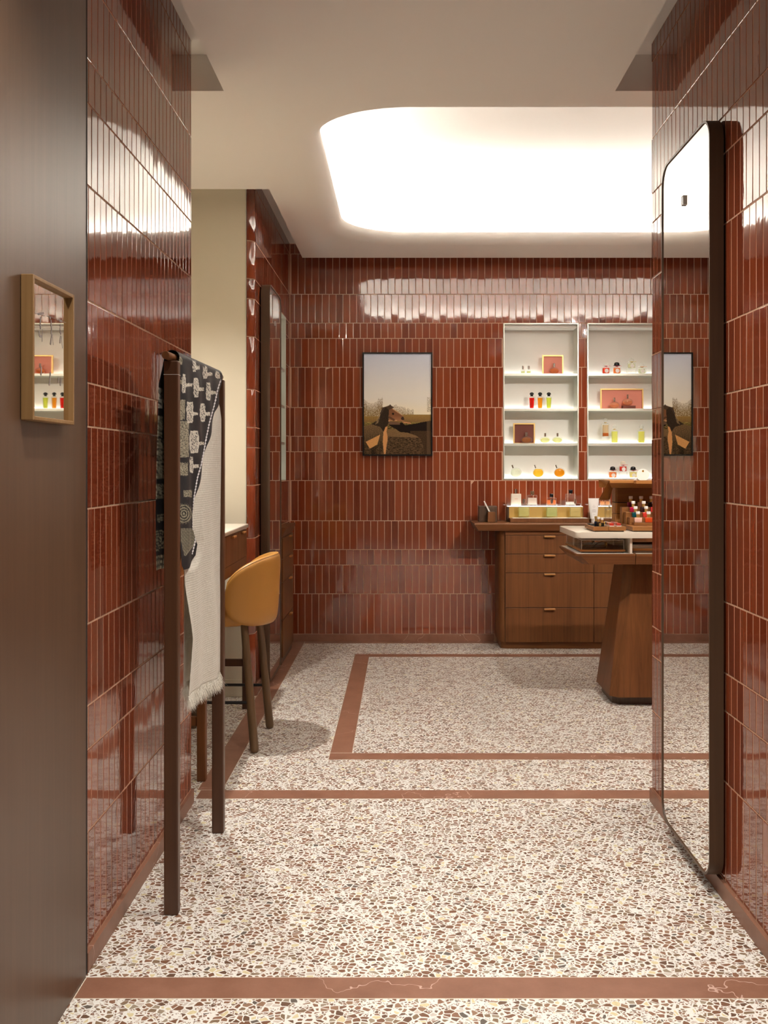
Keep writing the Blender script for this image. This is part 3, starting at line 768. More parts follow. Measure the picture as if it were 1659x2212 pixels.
CROSS = [(400, 670, 34, 175, 550), (625, 745, 48, 175, 765), (850, 810, 42, 160, 990), (590, 350, 32, 95, 690), (790, 470, 42, 110, 930), (1015, 510, 36, 60, 1060),
         (510, 1200, 62, 190, 660), (745, 1200, 50, 165, 880), (590, 1740, 88, 205, 770), (540, 2160, 34, 150, 680)]
PATCH = [(350, 1150, 70, 185), (385, 1690, 105, 330), (380, 2240, 95, 120), (320, 640, 60, 40), (330, 250, 40, 70), (470, 2690, 75, 60)]
CHAIN = [(1078, 600), (1030, 750), (950, 1100), (880, 1350), (820, 1620), (770, 1900), (715, 2170), (650, 2400), (590, 2740), (572, 3000), (565, 3330), (620, 3450), (610, 3560), (555, 3790)]
def segd(px, py, ax, ay, bx_, by):
    dx, dy = bx_-ax, by-ay; k = max(0, min(1, ((px-ax)*dx+(py-ay)*dy)/(dx*dx+dy*dy))); return math.hypot(px-ax-k*dx, py-ay-k*dy)
def scarf_col(q, w):    # q,w in 8.507x zoom pixels from (350,750)
    n = noise.noise(Vector((q/17, w/17, 3.1))); n2 = noise.noise(Vector((q/33, w/55, 9.7)))
    for cx, cy, hw, hh, ax in CROSS:
        e = 10*n2
        if abs(q-cx) < hw*(1-0.25*(abs(w-cy)/hh)**2)+e and abs(w-cy) < hh+e:
            edge = abs(q-cx) > hw*0.72 or abs(w-cy) > hh*0.85
            return CR if edge or n > -0.12 else INK
        if cx < q < ax+e and abs(w-cy-25) < max(14, 40-(q-cx)*0.10)+e: return CR if n > -0.22 else DK
    for cx, cy, hw, hh in PATCH:
        if abs(q-cx) < hw+8*n2 and abs(w-cy) < hh+12*n2: return (0.40, 0.37, 0.28) if n > 0.08 else (DK if n > -0.25 else INK)
    d = min(segd(q, w, *a, *c) for a, c in zip(CHAIN, CHAIN[1:]))
    if d < 9+5*math.sin(w/9.0): return (0.85, 0.85, 0.88)
    r = math.hypot((q-400), (w-3060)*0.85)   # round emblem
    if r < 165 and w < 3330: return (0.33, 0.31, 0.22) if (math.sin(r/6.5) > 0.25 and n > -0.35) else ((0.16, 0.15, 0.11) if n > 0.2 else INK)
    if 3330 < w < 3830 and q < 640-(max(0, w-3560))*0.75 and q > 345+(max(0, w-3560))*0.22:
        k = math.sin((q+w)/9.0)*math.sin((q-w)/9.0)
        return (0.34, 0.32, 0.23) if (k > 0.1 or abs(q-(640-(max(0, w-3560))*0.75)) < 14) else (0.05, 0.048, 0.04)
    return INK
def set_print(me, cols):
    a = me.color_attributes.new('print', 'FLOAT_COLOR', 'POINT')
    a.data.foreach_set('color', [c for col in cols for c in (*col, 1.0)])
def grid_obj(name, rows, mat, parent, cols=None, thick=0.0, smooth=True):
    verts = [tuple(p) for r in rows for p in r]; nc = len(rows[0]); faces = []
    for i in range(len(rows)-1):
        for j in range(nc-1): faces.append((i*nc+j, i*nc+j+1, (i+1)*nc+j+1, (i+1)*nc+j))
    pl = rootloc(parent) if parent is not None else Vector((0, 0, 0))
    me = bpy.data.meshes.new(name); me.from_pydata([(p[0]-pl[0], p[1]-pl[1], p[2]-pl[2]) for p in verts], [], faces)
    if smooth: me.shade_smooth()
    if cols: set_print(me, cols)
    o = link_mesh(name, me, mat, parent)
    if thick:
        md = o.modifiers.new('thickness', 'SOLIDIFY'); md.thickness = thick; md.offset = 0
    return o
t = thing('silk_scarf', 'black silk scarf with cream harness print hanging on the front of the rack', 'scarf', (RX, 3.3, RZ))
rows = []; cols = []; NR, NC = 330, 110
for i in range(-12, NR):
    r_ = []
    for j in range(NC):
        s = j/(NC-1)
        if i < 0:   # over the rod
            a = PI*(-i/12.0)   # front to back angle
            Yr, Yl = interp(RZt, -1.665), 2.992; Y = Yl+(Yr-Yl)*s
            xc = rodx(Y); rad = RR+0.006+0.0045
            x = xc+rad*math.cos(a) if a > 0.15 else xc+rad; z = RZ+rad*math.sin(a)
        else:
            z = RZ-(RZ-1.0245)*(i/(NR-1)); Yr, Yl = interp(RZt, -z), interp(LZt, -z); Y = Yl+(Yr-Yl)*s
            k = min(1, (RZ-z)/0.06)
            x = (rodx(Y)+RR+0.0105)*(1-k)+sx(Y)*k
            x += k*(0.004*math.sin(Y*42+z*3)+0.003*math.sin(Y*19-z*5))
        r_.append((x, Y, z))
        pp = ((x)*F/Y+CX, CY-(z-EYE)*F/Y); cols.append(scarf_col((pp[0]-350)*8.507, (pp[1]-750)*8.507))
    rows.append(r_)
grid_obj('front_drape', rows, M['black_scarf'], t, cols, 0.0008)
rows = []; cols = []
for i in range(160):
    r_ = []
    for j in range(50):
        s = j/49; z = RZ-(RZ-1.03)*(i/159); w = 1-0.55*(i/159)**1.5; Y = 2.992+(0.60*w)*s
        k = min(1, (RZ-z)/0.08); x = (rodx(Y)-RR-0.0105)*(1-k)+(-0.742)*k+k*0.005*math.sin(Y*37+z*6)
        if s < 0.2: x -= k*0.003
        r_.append((x, Y, z)); cols.append(scarf_col(380+s*500, (RZ-z)*5500))
    rows.append(r_)
grid_obj('back_drape', rows, M['black_scarf'], t, cols, 0.0008)

t = thing('white_scarf', 'long white jacquard shawl with fringed ends hanging on the rack behind the black scarf', 'scarf', (RX, 3.4, RZ))
def wyr(z): return 3.603
LW = [(-1.7, 3.03), (-1.30, 3.05), (-1.1, 3.10), (-0.80, 3.11), (-0.68, 3.07), (-0.60, 3.04)]
rows = []; NR, NC = 150, 70; hem = []
for i in range(-10, NR):
    r_ = []
    for j in range(NC):
        s = j/(NC-1)
        zb = 0.632+(0.592-0.632)*s
        if i < 0:
            a = PI*(-i/10.0); z = RZ+(RR+0.003)*math.sin(a); Y = 3.03+0.573*s; x = rodx(Y)+(RR+0.003)*math.cos(a)
        else:
            z = RZ-(RZ-zb)*(i/(NR-1)); Yl = interp(LW, -z); Y = Yl+(wyr(z)-Yl)*s
            k = min(1, (RZ-z)/0.05); x = (rodx(Y)+RR+0.003)*(1-k)+min(-0.677, sx(Y)-0.008)*k
            dep = min(1, max(0, (1.45-z)/0.5)); low = min(1, max(0, (1.02-z)/0.2)); low = low*low*(3-2*low)
            x += -0.004*dep+dep*(0.0035+0.006*low)*math.sin(s*9+z*2.5)+dep*(0.002+0.002*low)*math.sin(s*17+z*4)+0.006*low
            f1 = min(1, max(0, (Y-interp(RZt, -z)-0.015)/0.08))*min(1, max(0, (1.62-z)/0.1)); f2 = min(1, max(0, (1.0-z)/0.2))
            x += 0.013*max(f1, f2)
        r_.append((x, Y, z))
    rows.append(r_)
hem = rows[-1]
grid_obj('front_drape', rows, M['wscarf'], t, None, 0.0012)
rows = []
for i in range(90):
    r_ = []
    for j in range(50):
        s = j/49; zb = 0.615; z = RZ-(RZ-zb)*(i/89); Y = 3.225+0.375*s
        k = min(1, (RZ-z)/0.08); x = (rodx(Y)-RR-0.003)*(1-k)+(-0.724)*k+k*0.009*math.sin(s*15+z*1.2)
        r_.append((x, Y, z))
    rows.append(r_)
hem2 = rows[-1]
grid_obj('back_drape', rows, M['wscarf'], t, None, 0.0012)
def fringe(hm, n, L):
    vs, fs = [], []; pl = rootloc(t)
    for k in range(n):
        f = (k+random.random())/n*(len(hm)-1); a = hm[int(f)]; base = Vector(a)+Vector((random.uniform(-.002, .002), random.uniform(-.003, .003), 0.003))-Vector(pl)
        l = L*random.uniform(0.55, 1.1); d = Vector((random.gauss(0.10, 0.22), random.gauss(0.05 if f > len(hm)*0.8 else -0.15, 0.38), -1)).normalized()
        w = 0.0006; m1 = base+d*l*0.5+Vector((0, 0, 0)); d2 = (d+Vector((random.gauss(0, .3), random.gauss(0, .4), -0.2))).normalized(); e = m1+d2*l*0.5
        b0 = len(vs)
        for p_, ww in ((base, w), (m1, w*0.8), (e, w*0.25)):
            vs += [(p_.x, p_.y-ww, p_.z), (p_.x, p_.y+ww, p_.z), (p_.x+ww*1.3, p_.y, p_.z)]
        for q in (0, 3):
            for r_ in range(3): fs.append((b0+q+r_, b0+q+(r_+1) % 3, b0+q+3+(r_+1) % 3, b0+q+3+r_))
    me = bpy.data.meshes.new('fringe'); me.from_pydata(vs, [], fs); o = link_mesh('fringe', me, M['wscarf'], t); o['kind'] = 'stuff'
fringe(hem, 1500, 0.052); fringe(hem2, 700, 0.05)

# ================================================================== PICTURES
def horse_col(u, v):
    """u,v in zoom pixels (325..1305, 180..1665) of the photo print; returns linear colour"""
    n = noise.noise(Vector((u/40, v/40, 0))); nf = noise.noise(Vector((u/9, v/9, 5)))
    def inside(poly):
        c = False; j = len(poly)-1
        for i in range(len(poly)):
            xi, yi = poly[i]; xj, yj = poly[j]
            if (yi > v) != (yj > v) and u < (xj-xi)*(v-yi)/(yj-yi)+xi: c = not c
            j = i
        return c
    g = (v-180)/(1060-180.0)
    def mix(a, b_, k): k = max(0, min(1, k)); return tuple(p+(q-p)*k for p, q in zip(a, b_))
    sky = mix((0.52, 0.56, 0.66), (0.70, 0.67, 0.60), g*1.5); sky = mix(sky, (0.76, 0.68, 0.48), (g-0.75)*3)
    c = sky
    # trees
    tl = 850+60*math.sin((u-325)/70.0)+40*noise.noise(Vector((u/25, 1, 1))) if u < 600 else (930+0.28*(u-760)+40*noise.noise(Vector((u/30, 2, 1))) if 760 < u < 1050 else 1075)
    if 600 <= u <= 760: tl = 1010
    if v > tl:
        k = min(1, (v-tl)/140.0); c = mix(sky, (0.17, 0.10, 0.028), 0.30+0.55*k+0.55*nf+0.5*noise.noise(Vector((u/14, v/20, 8))))
    if u > 1245 and 820 < v < 1040 and nf > -0.05: c = mix(c, (0.22, 0.15, 0.05), 0.6)
    hor = 1075+(25 if u < 600 else 0)
    if v > hor: c = mix((0.24, 0.145, 0.04), (0.15, 0.085, 0.03), (v-hor)/120.0); c = tuple(x*(1+0.35*nf) for x in c)
    if v > 1190:
        c = mix((0.15, 0.11, 0.03), (0.060, 0.034, 0.016), (v-1190)/160.0); nh = noise.noise(Vector((u/26, v/7, 2.2)))
        c = tuple(x*max(0.15, 1+1.6*nh+0.8*nf) for x in c)
    if inside([(560, 1290), (1180, 1290), (1180, 1420), (640, 1400)]): c = mix(c, (0.20, 0.12, 0.05), 0.6)
    # right horse
    if inside([(1310, 1165), (1200, 1185), (1050, 1215), (930, 1235), (880, 1195), (840, 1195), (700, 1180), (680, 1205), (700, 1245), (790, 1290), (850, 1335), (960, 1345), (1080, 1385), (1150, 1430), (1190, 1520), (1200, 1665), (1310, 1665)]):
        c = (0.010, 0.006, 0.004)
        if v > 1320 and u > 1000: c = mix(c, (0.060, 0.031, 0.014), 0.6+nf)
        if u < 850 and v < 1225: c = (0.11, 0.06, 0.035)
        if u > 1240: c = mix(c, (0.10, 0.06, 0.03), 0.5)
    # left horse body
    if inside([(325, 1255), (420, 1225), (520, 1160), (560, 1090), (575, 1020), (590, 975), (650, 955), (700, 940), (745, 985), (820, 1035), (900, 1100), (915, 1150), (890, 1175), (800, 1170), (720, 1165), (690, 1180), (672, 1230), (655, 1330), (672, 1420), (665, 1520), (640, 1665), (600, 1665), (585, 1590), (540, 1550), (500, 1590), (490, 1665), (430, 1665), (425, 1600), (390, 1560), (325, 1580)]):
        c = (0.13, 0.078, 0.035)
        if v > 1230 and u < 600: c = tuple(x*(1+0.9*nf-0.0022*(v-1230)) for x in (0.135, 0.080, 0.036))
        if u > 680 and v < 1200: c = mix((0.16, 0.065, 0.028), (0.28, 0.13, 0.06), (v-1090)/90.0)
        if inside([(420, 1215), (520, 1160), (575, 1020), (600, 970), (690, 960), (685, 1150), (690, 1200), (610, 1330), (560, 1260)]): c = tuple(x*(1+0.7*nf) for x in (0.026, 0.016, 0.010))
        if inside([(350, 1480), (560, 1375), (520, 1520), (410, 1580)]): c = tuple(x*(1+0.3*nf) for x in (0.50, 0.25, 0.085))
        if inside([(640, 1260), (672, 1250), (660, 1340), (675, 1440), (655, 1520), (640, 1665), (620, 1665), (600, 1480), (610, 1340)]): c = (0.50, 0.24, 0.09)
        if segd(u, v, 735, 985, 900, 1095) < 7: c = (0.42, 0.24, 0.12)
        if segd(u, v, 690, 1172, 800, 1165) < 9: c = (0.50, 0.25, 0.12)
        if math.hypot(u-893, v-1135) < 26: c = (0.03, 0.015, 0.01)
        if segd(u, v, 700, 1120, 760, 1155) < 16: c = (0.09, 0.04, 0.02)
        if math.hypot(u-750, (v-1065)) < 16: c = (0.01, 0.006, 0.004)
    for k in range(8):      # hair along the neck catching the light
        if v > 940 and segd(u, v, 575-k*6, 1040+k*22, 550-k*8, 1055+k*23) < 3: c = (0.36, 0.24, 0.12)
    # mane tuft
    for k in range(9):
        if segd(u, v, 690, 1000, 655+k*13, 935+abs(k-4)*9) < 7: c = (0.06, 0.035, 0.02)
    if segd(u, v, 570, 1060, 620, 975) < 12: c = (0.05, 0.03, 0.02)
    if segd(u, v, 900, 1190, 1000, 1205) < 9+14*nf: c = (0.45, 0.20, 0.09)
    return tuple(min(0.95, max(0, x*1.25)) for x in c)
def framed_picture():
    x0, x1, z0, z1 = -0.3075, 0.2275, 1.4225, 2.2125; yf = 7.524
    t = thing('framed_picture', 'black-framed photograph of two horses hanging on the red tiled back wall', 'picture', (-0.04, YB, z0))
    b = BM(); w = 0.011
    box(b, x0, x0+w, yf, YB-.005, z0, z1); box(b, x1-w, x1, yf, YB-.005, z0, z1); box(b, x0+w, x1-w, yf, YB-.005, z0, z0+w); box(b, x0+w, x1-w, yf, YB-.005, z1-w, z1)
    obj('frame', b, M['blackcap'], t)
    NX, NZ = 196, 290; rows = []; cols = []
    for i in range(NZ):
        r_ = []
        for j in range(NX):
            fx, fz = j/(NX-1), i/(NZ-1)
            r_.append((x0+w+(x1-x0-2*w)*fx, yf+0.012, z1-w-(z1-z0-2*w)*fz)); cols.append(horse_col(325+980*fx, 180+1485*fz))
        rows.append(r_)
    grid_obj('print', rows, M['photo'], t, cols, 0.0, False)
framed_picture()
def wall_frame():
    x0, x1, ya, yb, za, zb = -0.834, -0.8065, 2.150, 2.420, 1.449, 1.768
    t = thing('small_framed_mirror', 'small oak-framed glass with faint grey figure sketches on the near left wood panel', 'mirror', (-0.834, 2.285, 1.449))
    b = BM(); w = 0.009
    box(b, x0, x1, ya, ya+w, za, zb, .0015); box(b, x0, x1, yb-w, yb, za, zb, .0015); box(b, x0, x1, ya+w, yb-w, za, za+w, .0015); box(b, x0, x1, ya+w, yb-w, zb-w, zb, .0015)
    obj('frame', b, M['oak'], t)
    b = BM(); box(b, x0, x1-0.012, ya+w, yb-w, za+w, zb-w); obj('glass', b, M['glasspane'], t)
    def pane(px, py, x):      # photograph pixel -> Y,z on the pane
        Y = x*F/(px-CX); return Y, EYE-(py-CY)*Y/F
    xg = x1-0.0118
    def blot(bm, pts, lw):
        for (a, b1), (c, d) in zip(pts, pts[1:]):
            Y0, z0_ = pane(30+a/6.32, 580+b1/6.32, xg); Y1, z1_ = pane(30+c/6.32, 580+d/6.32, xg)
            dv = Vector((0, Y1-Y0, z1_-z0_)); nrm = Vector((0, -dv.z, dv.y)).normalized()*lw
            q = [Vector((xg+.0003, Y0, z0_))+nrm, Vector((xg+.0003, Y0, z0_))-nrm, Vector((xg+.0003, Y1, z1_))-nrm, Vector((xg+.0003, Y1, z1_))+nrm]
            bm.faces.new([bm.verts.new(p) for p in q])
    fig = [[[(330, 620), (410, 610)], [(370, 660), (360, 740), (365, 830)], [(345, 850), (350, 920), (380, 930)], [(390, 830), (385, 1000)]],
           [[(490, 660), (500, 690)], [(505, 700), (515, 830), (510, 900)], [(520, 900), (500, 1040)], [(525, 900), (540, 1045)]],
           [[(620, 710), (655, 720)], [(640, 760), (630, 850), (645, 900)], [(640, 920), (630, 1020)], [(650, 920), (665, 1090)]],
           [[(370, 1340), (375, 1400), (370, 1460)]], [[(500, 1420), (490, 1520), (485, 1600)]], [[(610, 1480), (605, 1560)], [(645, 1490), (635, 1600)]]]
    for k, f in enumerate(fig):
        b = BM()
        for q, s in enumerate(f): blot(b, s, 0.0028 if q < 3 else 0.0009)
        if k < 3:
            blot(b, [(f[0][0][0]-40, f[0][0][1]-10), (f[0][0][0]+90, f[0][0][1]+30)], 0.0004)
        o = obj('sketch_figure', b, M['sketch'], t)
wall_frame()

# ================================================================== DISPLAY TABLE
def display_table():
    t = thing('display_table', 'marble-topped walnut display table on a tapered wooden pedestal, partly behind the right pier', 'table', (1.45, 5.75, 0))
    b = BM(); rbox(b, 0.957, 1.96, 5.450, 6.040, 0.946, 0.979, 0.03, 5, 0.005); obj('marble_top', b, M['marble'], t, 40)
    # tray with chamfered underside, two halves
    for (xa, xb, lo_) in ((0.957, 1.2885, True), (1.2915, 1.96, False)):
        b = BM(); e = 0.03
        top = [(xa, 5.47), (xa+e, 5.45), (xb, 5.45), (xb, 6.04), (xa+e, 6.04), (xa, 6.02)] if lo_ else [(xa, 5.45), (xb-e, 5.45), (xb, 5.47), (xb, 6.02), (xb-e, 6.04), (xa, 6.04)]
        c = Vector(((xa+xb)/2, 5.745, 0))
        v1 = [b.verts.new((x, y, 0.858)) for x, y in top]; v2 = [b.verts.new((x, y, 0.846)) for x, y in top]
        v3 = [b.verts.new(((x+0.05 if (lo_ and x < xa+.05) else (x-0.05 if (not lo_ and x > xb-.05) else x)), y+(0.012 if y < 5.7 else -0.012), 0.800)) for x, y in top]
        b.faces.new(v1); b.faces.new(list(reversed(v3)))
        for U, V in ((v1, v2), (v2, v3)):
            for i in range(6): j = (i+1) % 6; b.faces.new((U[i], V[i], V[j], U[j]))
        tr = obj('tray', b, M['woodx'], t)
        b = BM(); box(b, xa+(.012 if lo_ else .006), xb-(.006 if lo_ else .012), 5.475, 6.015, 0.8583, 0.8592); obj('inlay', b, M['beige_tray'], tr)
    b = BM(); box(b, 1.2615, 1.2745, 5.47, 6.02, 0.8594, 0.9458); obj('divider', b, M['marble'], t)
    b = BM(); box(b, 1.70, 1.713, 5.47, 6.02, 0.8594, 0.9458); obj('divider', b, M['marble'], t)
    # pedestal
    b = BM()
    def ring(xa, xb, ya, yb, z, c): return [b.verts.new(p) for p in ((xa+c, ya, z), (xb-c, ya, z), (xb, ya+c, z), (xb, yb-c, z), (xb-c, yb, z), (xa+c, yb, z), (xa, yb-c, z), (xa, ya+c, z))]
    R1 = ring(1.165, 1.735, 5.515, 5.975, 0.050, 0.045); R2 = ring(1.262, 1.638, 5.585, 5.905, 0.7995, 0.045)
    b.faces.new(list(reversed(R1))); b.faces.new(R2)
    for i in range(8): j = (i+1) % 8; b.faces.new((R1[i], R1[j], R2[j], R2[i]))
    obj('pedestal', b, M['wood'], t)
    b = BM(); pts = [(1.225, 5.567), (1.675, 5.567), (1.71, 5.60), (1.71, 5.89), (1.675, 5.923), (1.225, 5.923), (1.19, 5.89), (1.19, 5.60)]
    prism(b, [(x, y, 0.0009) for x, y in pts], (0, 0, 0.0485)); obj('plinth', b, M['dwood'], t)
display_table()

# showcases on the tray
def showcase(label, x0, x1, y0, y1, grp='watch showcases on the table tray'):
    t = thing('watch_showcase', label, 'showcase', ((x0+x1)/2, (y0+y1)/2, 0.8594), grp)
    b = BM(); prism(b, [(x0+.012, y0+.012, .8594), (x1-.012, y0+.012, .8594), (x1-.012, y1-.006, .8594), (x0+.012, y1-.006, .8594)], (0, 0, .008)); obj('foot', b, M['dwood'], t)
    b = BM(); box(b, x0, x1, y0, y1, .8675, .8785, .0015); obj('base', b, M['lwood'], t)
    b = BM(); box(b, x0+.016, x1-.016, y0+.016, y1-.016, .8788, .8800); obj('felt', b, M['browncap'], t)
    xa, xb, ya, yb, za, zb, w = x0+.008, x1-.008, y0+.008, y1-.008, .8786, .9290, .0022
    b = BM(); box(b, xa, xb, ya, ya+w, za, zb); box(b, xa, xb, yb-w, yb, za, zb); box(b, xa, xa+w, ya+w, yb-w, za, zb); box(b, xb-w, xb, ya+w, yb-w, za, zb); box(b, xa, xb, ya, yb, zb, zb+w)
    obj('acrylic_cover', b, M['clear'], t)
    b = BM()
    for (p, q) in (((xa, ya), (xb, ya)), ((xa, ya), (xa, yb)), ((xb, ya), (xb, yb)), ((xa, yb), (xb, yb))): tube(b, [(p[0], p[1], zb+w), (q[0], q[1], zb+w)], 0.0008, 4)
    for (x, y) in ((xa, ya), (xb, ya), (xa, yb), (xb, yb)): tube(b, [(x, y, za), (x, y, zb)], 0.0008, 4)
    obj('polished_edge', b, M['white'], t)
    return t
showcase('clear showcase with a black-strapped watch at the front of the table tray', 0.993, 1.244, 5.503, 5.765)
showcase('clear showcase at the rear left of the table tray', 0.993, 1.244, 5.780, 6.020)
def watch(x, y, label):
    z = 0.8802; t = thing('watch', label, 'watch', (x, y, z))
    pts = [(x-.085, y-.01, z+.002), (x-.06, y-.005, z+.004), (x-.035, y, z+.014), (x-.015, y, z+.030), (x+.008, y, z+.036), (x+.026, y, z+.030)]
    b = BM()
    for k in range(len(pts)-1):
        pass
    vs = [[b.verts.new((p[0], p[1]-.007, p[2])), b.verts.new((p[0], p[1]+.007, p[2])), b.verts.new((p[0], p[1]+.007, p[2]-.002)), b.verts.new((p[0], p[1]-.007, p[2]-.002))] for p in pts]
    for A, B_ in zip(vs, vs[1:]):
        for i in range(4): b.faces.new((A[i], A[(i+1) % 4], B_[(i+1) % 4], B_[i]))
    b.faces.new(vs[0]); b.faces.new(list(reversed(vs[-1]))); obj('strap', b, M['blackcap'], t)
    b = BM(); pts = [(x+.030, y, z+.012), (x+.024, y, z+.002), (x-.02, y, z+.001), (x-.05, y+.012, z+.002)]
    vs = [[b.verts.new((p[0], p[1]-.007, p[2])), b.verts.new((p[0], p[1]+.007, p[2])), b.verts.new((p[0], p[1]+.007, p[2]-.002)), b.verts.new((p[0], p[1]-.007, p[2]-.002))] for p in pts]
    for A, B_ in zip(vs, vs[1:]):
        for i in range(4): b.faces.new((A[i], A[(i+1) % 4], B_[(i+1) % 4], B_[i]))
    obj('strap', b, M['blackcap'], t)
    b = BM(); tube(b, [(x+.026, y, z+.021), (x+.034, y, z+.020)], [.013, .013], 20); obj('case', b, M['brass'], t, 40)
    b = BM(); tube(b, [(x+.0342, y, z+.020), (x+.0350, y, z+.020)], [.011, .011], 20); obj('dial', b, M['white'], t)
watch(1.125, 5.60, 'black-strapped watch with gold case lying in the front showcase')
watch(1.105, 5.88, 'thin black-strapped watch in the rear showcase')
t = thing('flat_case', 'low wooden case with dark lining on the table tray beside the divider', 'box', (1.5, 5.6, .8594))
b = BM(); box(b, 1.285, 1.68, 5.50, 5.98, .8594, .8720, .001); obj('base', b, M['dwood'], t)
b = BM(); box(b, 1.285, 1.68, 5.50, 5.51, .8722, .8850); box(b, 1.285, 1.68, 5.97, 5.98, .8722, .8850); box(b, 1.285, 1.300, 5.5105, 5.9695, .8722, .8850); box(b, 1.665, 1.68, 5.5105, 5.9695, .8722, .8850); obj('rim', b, M['lwood'], t)
b = BM(); box(b, 1.301, 1.664, 5.511, 5.969, .8722, .8740); obj('lining', b, M['blackcap'], t)

# trays on the marble top
ZM = 0.9792
def wood_tray(label, x0, x1, y0, y1, top=1.0075, name='wooden_tray', split=None):
    t = thing(name, label, 'tray', ((x0+x1)/2, (y0+y1)/2, ZM), 'wooden trays on the marble top')
    b = BM(); box(b, x0+.010, x1-.010, y0+.010, y1-.010, ZM, ZM+.0055); obj('foot', b, M['dwood'], t)
    ss = [(x0, x1)] if not split else [(x0, split-.0004), (split+.0004, x1)]
    for a, c in ss:
        b = BM(); box(b, a, c, y0, y1, ZM+.006, top, .001); obj('block', b, M['mwood'], t)
    return t
tt = 1.0075
tr1 = wood_tray('low wooden tester tray with small lacquer pots and colour swatches, left on the marble top', 1.061, 1.243, 5.483, 5.745, tt, split=1.145)
b = BM(); box(b, 1.069, 1.140, 5.495, 5.735, tt+.0002, tt+.0014); obj('black_inlay', b, M['blackcap'], tr1)
for (x, y), w_ in (((1.085, 5.70), 'rearmost'), ((1.085, 5.64), 'second')):
    b = BM(); box(b, x-.012, x+.018, y-.020, y+.018, tt+.0016, tt+.006, .001)
    tag(obj('black_palette', b, M['blackcap']), 'flat black palette, '+w_+' of two at the back left of the tester tray', 'makeup', 'black palettes on the tester tray')
for k, (x, y, h, w, col, lab) in enumerate(((1.098, 5.60, .026, .018, (0.02, 0.035, 0.08), 'navy lacquer pot with gold cap on the tester tray'),
                                       (1.105, 5.565, .024, .020, (0.03, 0.02, 0.015), 'brown-black lacquer pot with white and gold cap on the tester tray'),
                                       (1.117, 5.520, .022, .022, (0.02, 0.022, 0.012), 'dark green lacquer pot with white cap at the front of the tester tray'))):
    t = thing('lacquer_pot', lab, 'bottle', (x, y, tt+.0015), 'lacquer pots on the tester tray')
    z = tt+.0016
    b = BM(); box(b, x-w/2, x+w/2, y-w/2.6, y+w/2.6, z, z+h*.85, .003); obj('pot', b, polish(col), t, 40)
    b = BM(); lathe(b, (x, y, z+h*.85), [(.0062, 0), (.0062, .016)], 16); obj('collar', b, M['brass'], t, 40)
    b = BM(); lathe(b, (x, y, z+h*.85+.0162), [(.0080, 0), (.0080, .0125)], 16); obj('cap', b, M['brass'] if k == 0 else M['white'], t, 40)
b = BM(); box(b, 1.097, 1.108, 5.500, 5.511, tt+.0016, tt+.017, .001); tag(obj('gold_tube', b, M['brass']), 'tiny square gold tube at the front edge of the tester tray', 'makeup')
sw = [((0.75, 0.50, 0.05), (0.03, 0.08, 0.22), (0.70, 0.18, 0.03), (0.62, 0.30, 0.22), (0.60, 0.05, 0.03)), ((0.55, 0.06, 0.12), (0.60, 0.16, 0.18), (0.66, 0.25, 0.22), (0.62, 0.16, 0.13), (0.56, 0.07, 0.05))]
swn = (('yellow', 'navy', 'orange', 'salmon', 'red'), ('magenta', 'rose pink', 'pale coral', 'coral', 'scarlet'))
for a in range(2):
    xb = 1.158+a*.040
    t = thing('swatch_strip', ['white holder of yellow to red lacquer swatches on the tester tray', 'white holder of pink to scarlet lacquer swatches on the tester tray'][a], 'swatches', (xb, 5.6, tt), 'swatch strips on the tester tray')
    b = BM(); box(b, xb-.002, xb+.024, 5.505, 5.690, tt+.0002, tt+.004, .0005); obj('holder', b, M['white'], t)
    for k in range(5):
        y = 5.665-k*.036; b = BM(); box(b, xb, xb+.022, y-.014, y+.014, tt+.0042, tt+.0185, .002)
        o = obj('swatch', b, polish(sw[a][k]), t, 40); o['label'] = swn[a][k]+' swatch block'

# stepped stand with lacquer bottles
st = wood_tray('wooden tray under the stepped lacquer stand, right on the marble top', 1.280, 1.600, 5.483, 5.850, tt)
t = thing('stepped_stand', 'walnut stepped stand carrying rows of nail lacquer bottles', 'stand', (1.42, 5.7, tt))
YR = [5.610, 5.668, 5.726, 5.786]; ZR = [1.0237, 1.0510, 1.0785, 1.1050]
XRW = [(1.312, 1.590), (1.300, 1.590), (1.290, 1.590), (1.282, 1.590)]
for k in range(4):
    b = BM(); box(b, XRW[k][0], XRW[k][1], YR[k]-.0275, YR[k]+.0275 if k < 3 else YR[k]+.03, tt+.0005, ZR[k], .001); obj('step', b, [M['mwood'], M['mwood'], M['mwood'], M['mwood']][k], t)
names = ['pale pink', 'orange red', 'teal', 'coral red', 'magenta', 'black cherry', 'plum', 'blush pink', 'aubergine', 'deep brown', 'ruby', 'wine red']
cols = {'pale pink': (0.78, 0.52, 0.44), 'orange red': (0.62, 0.075, 0.015), 'teal': (0.0, 0.07, 0.09), 'coral red': (0.62, 0.045, 0.03), 'magenta': (0.42, 0.01, 0.06),
        'black cherry': (0.028, 0.008, 0.010), 'plum': (0.16, 0.006, 0.035), 'blush pink': (0.80, 0.47, 0.38), 'aubergine': (0.035, 0.018, 0.03), 'deep brown': (0.05, 0.018, 0.012), 'ruby': (0.55, 0.03, 0.03), 'wine red': (0.2, 0.01, 0.01)}
rowc = [['pale pink', 'orange red', 'wine red'], ['teal', 'coral red', 'deep brown'], ['magenta', 'black cherry', 'ruby'], ['plum', 'blush pink', 'aubergine']]
rown = ['on the lowest step', 'on the second step', 'on the third step', 'on the top step']
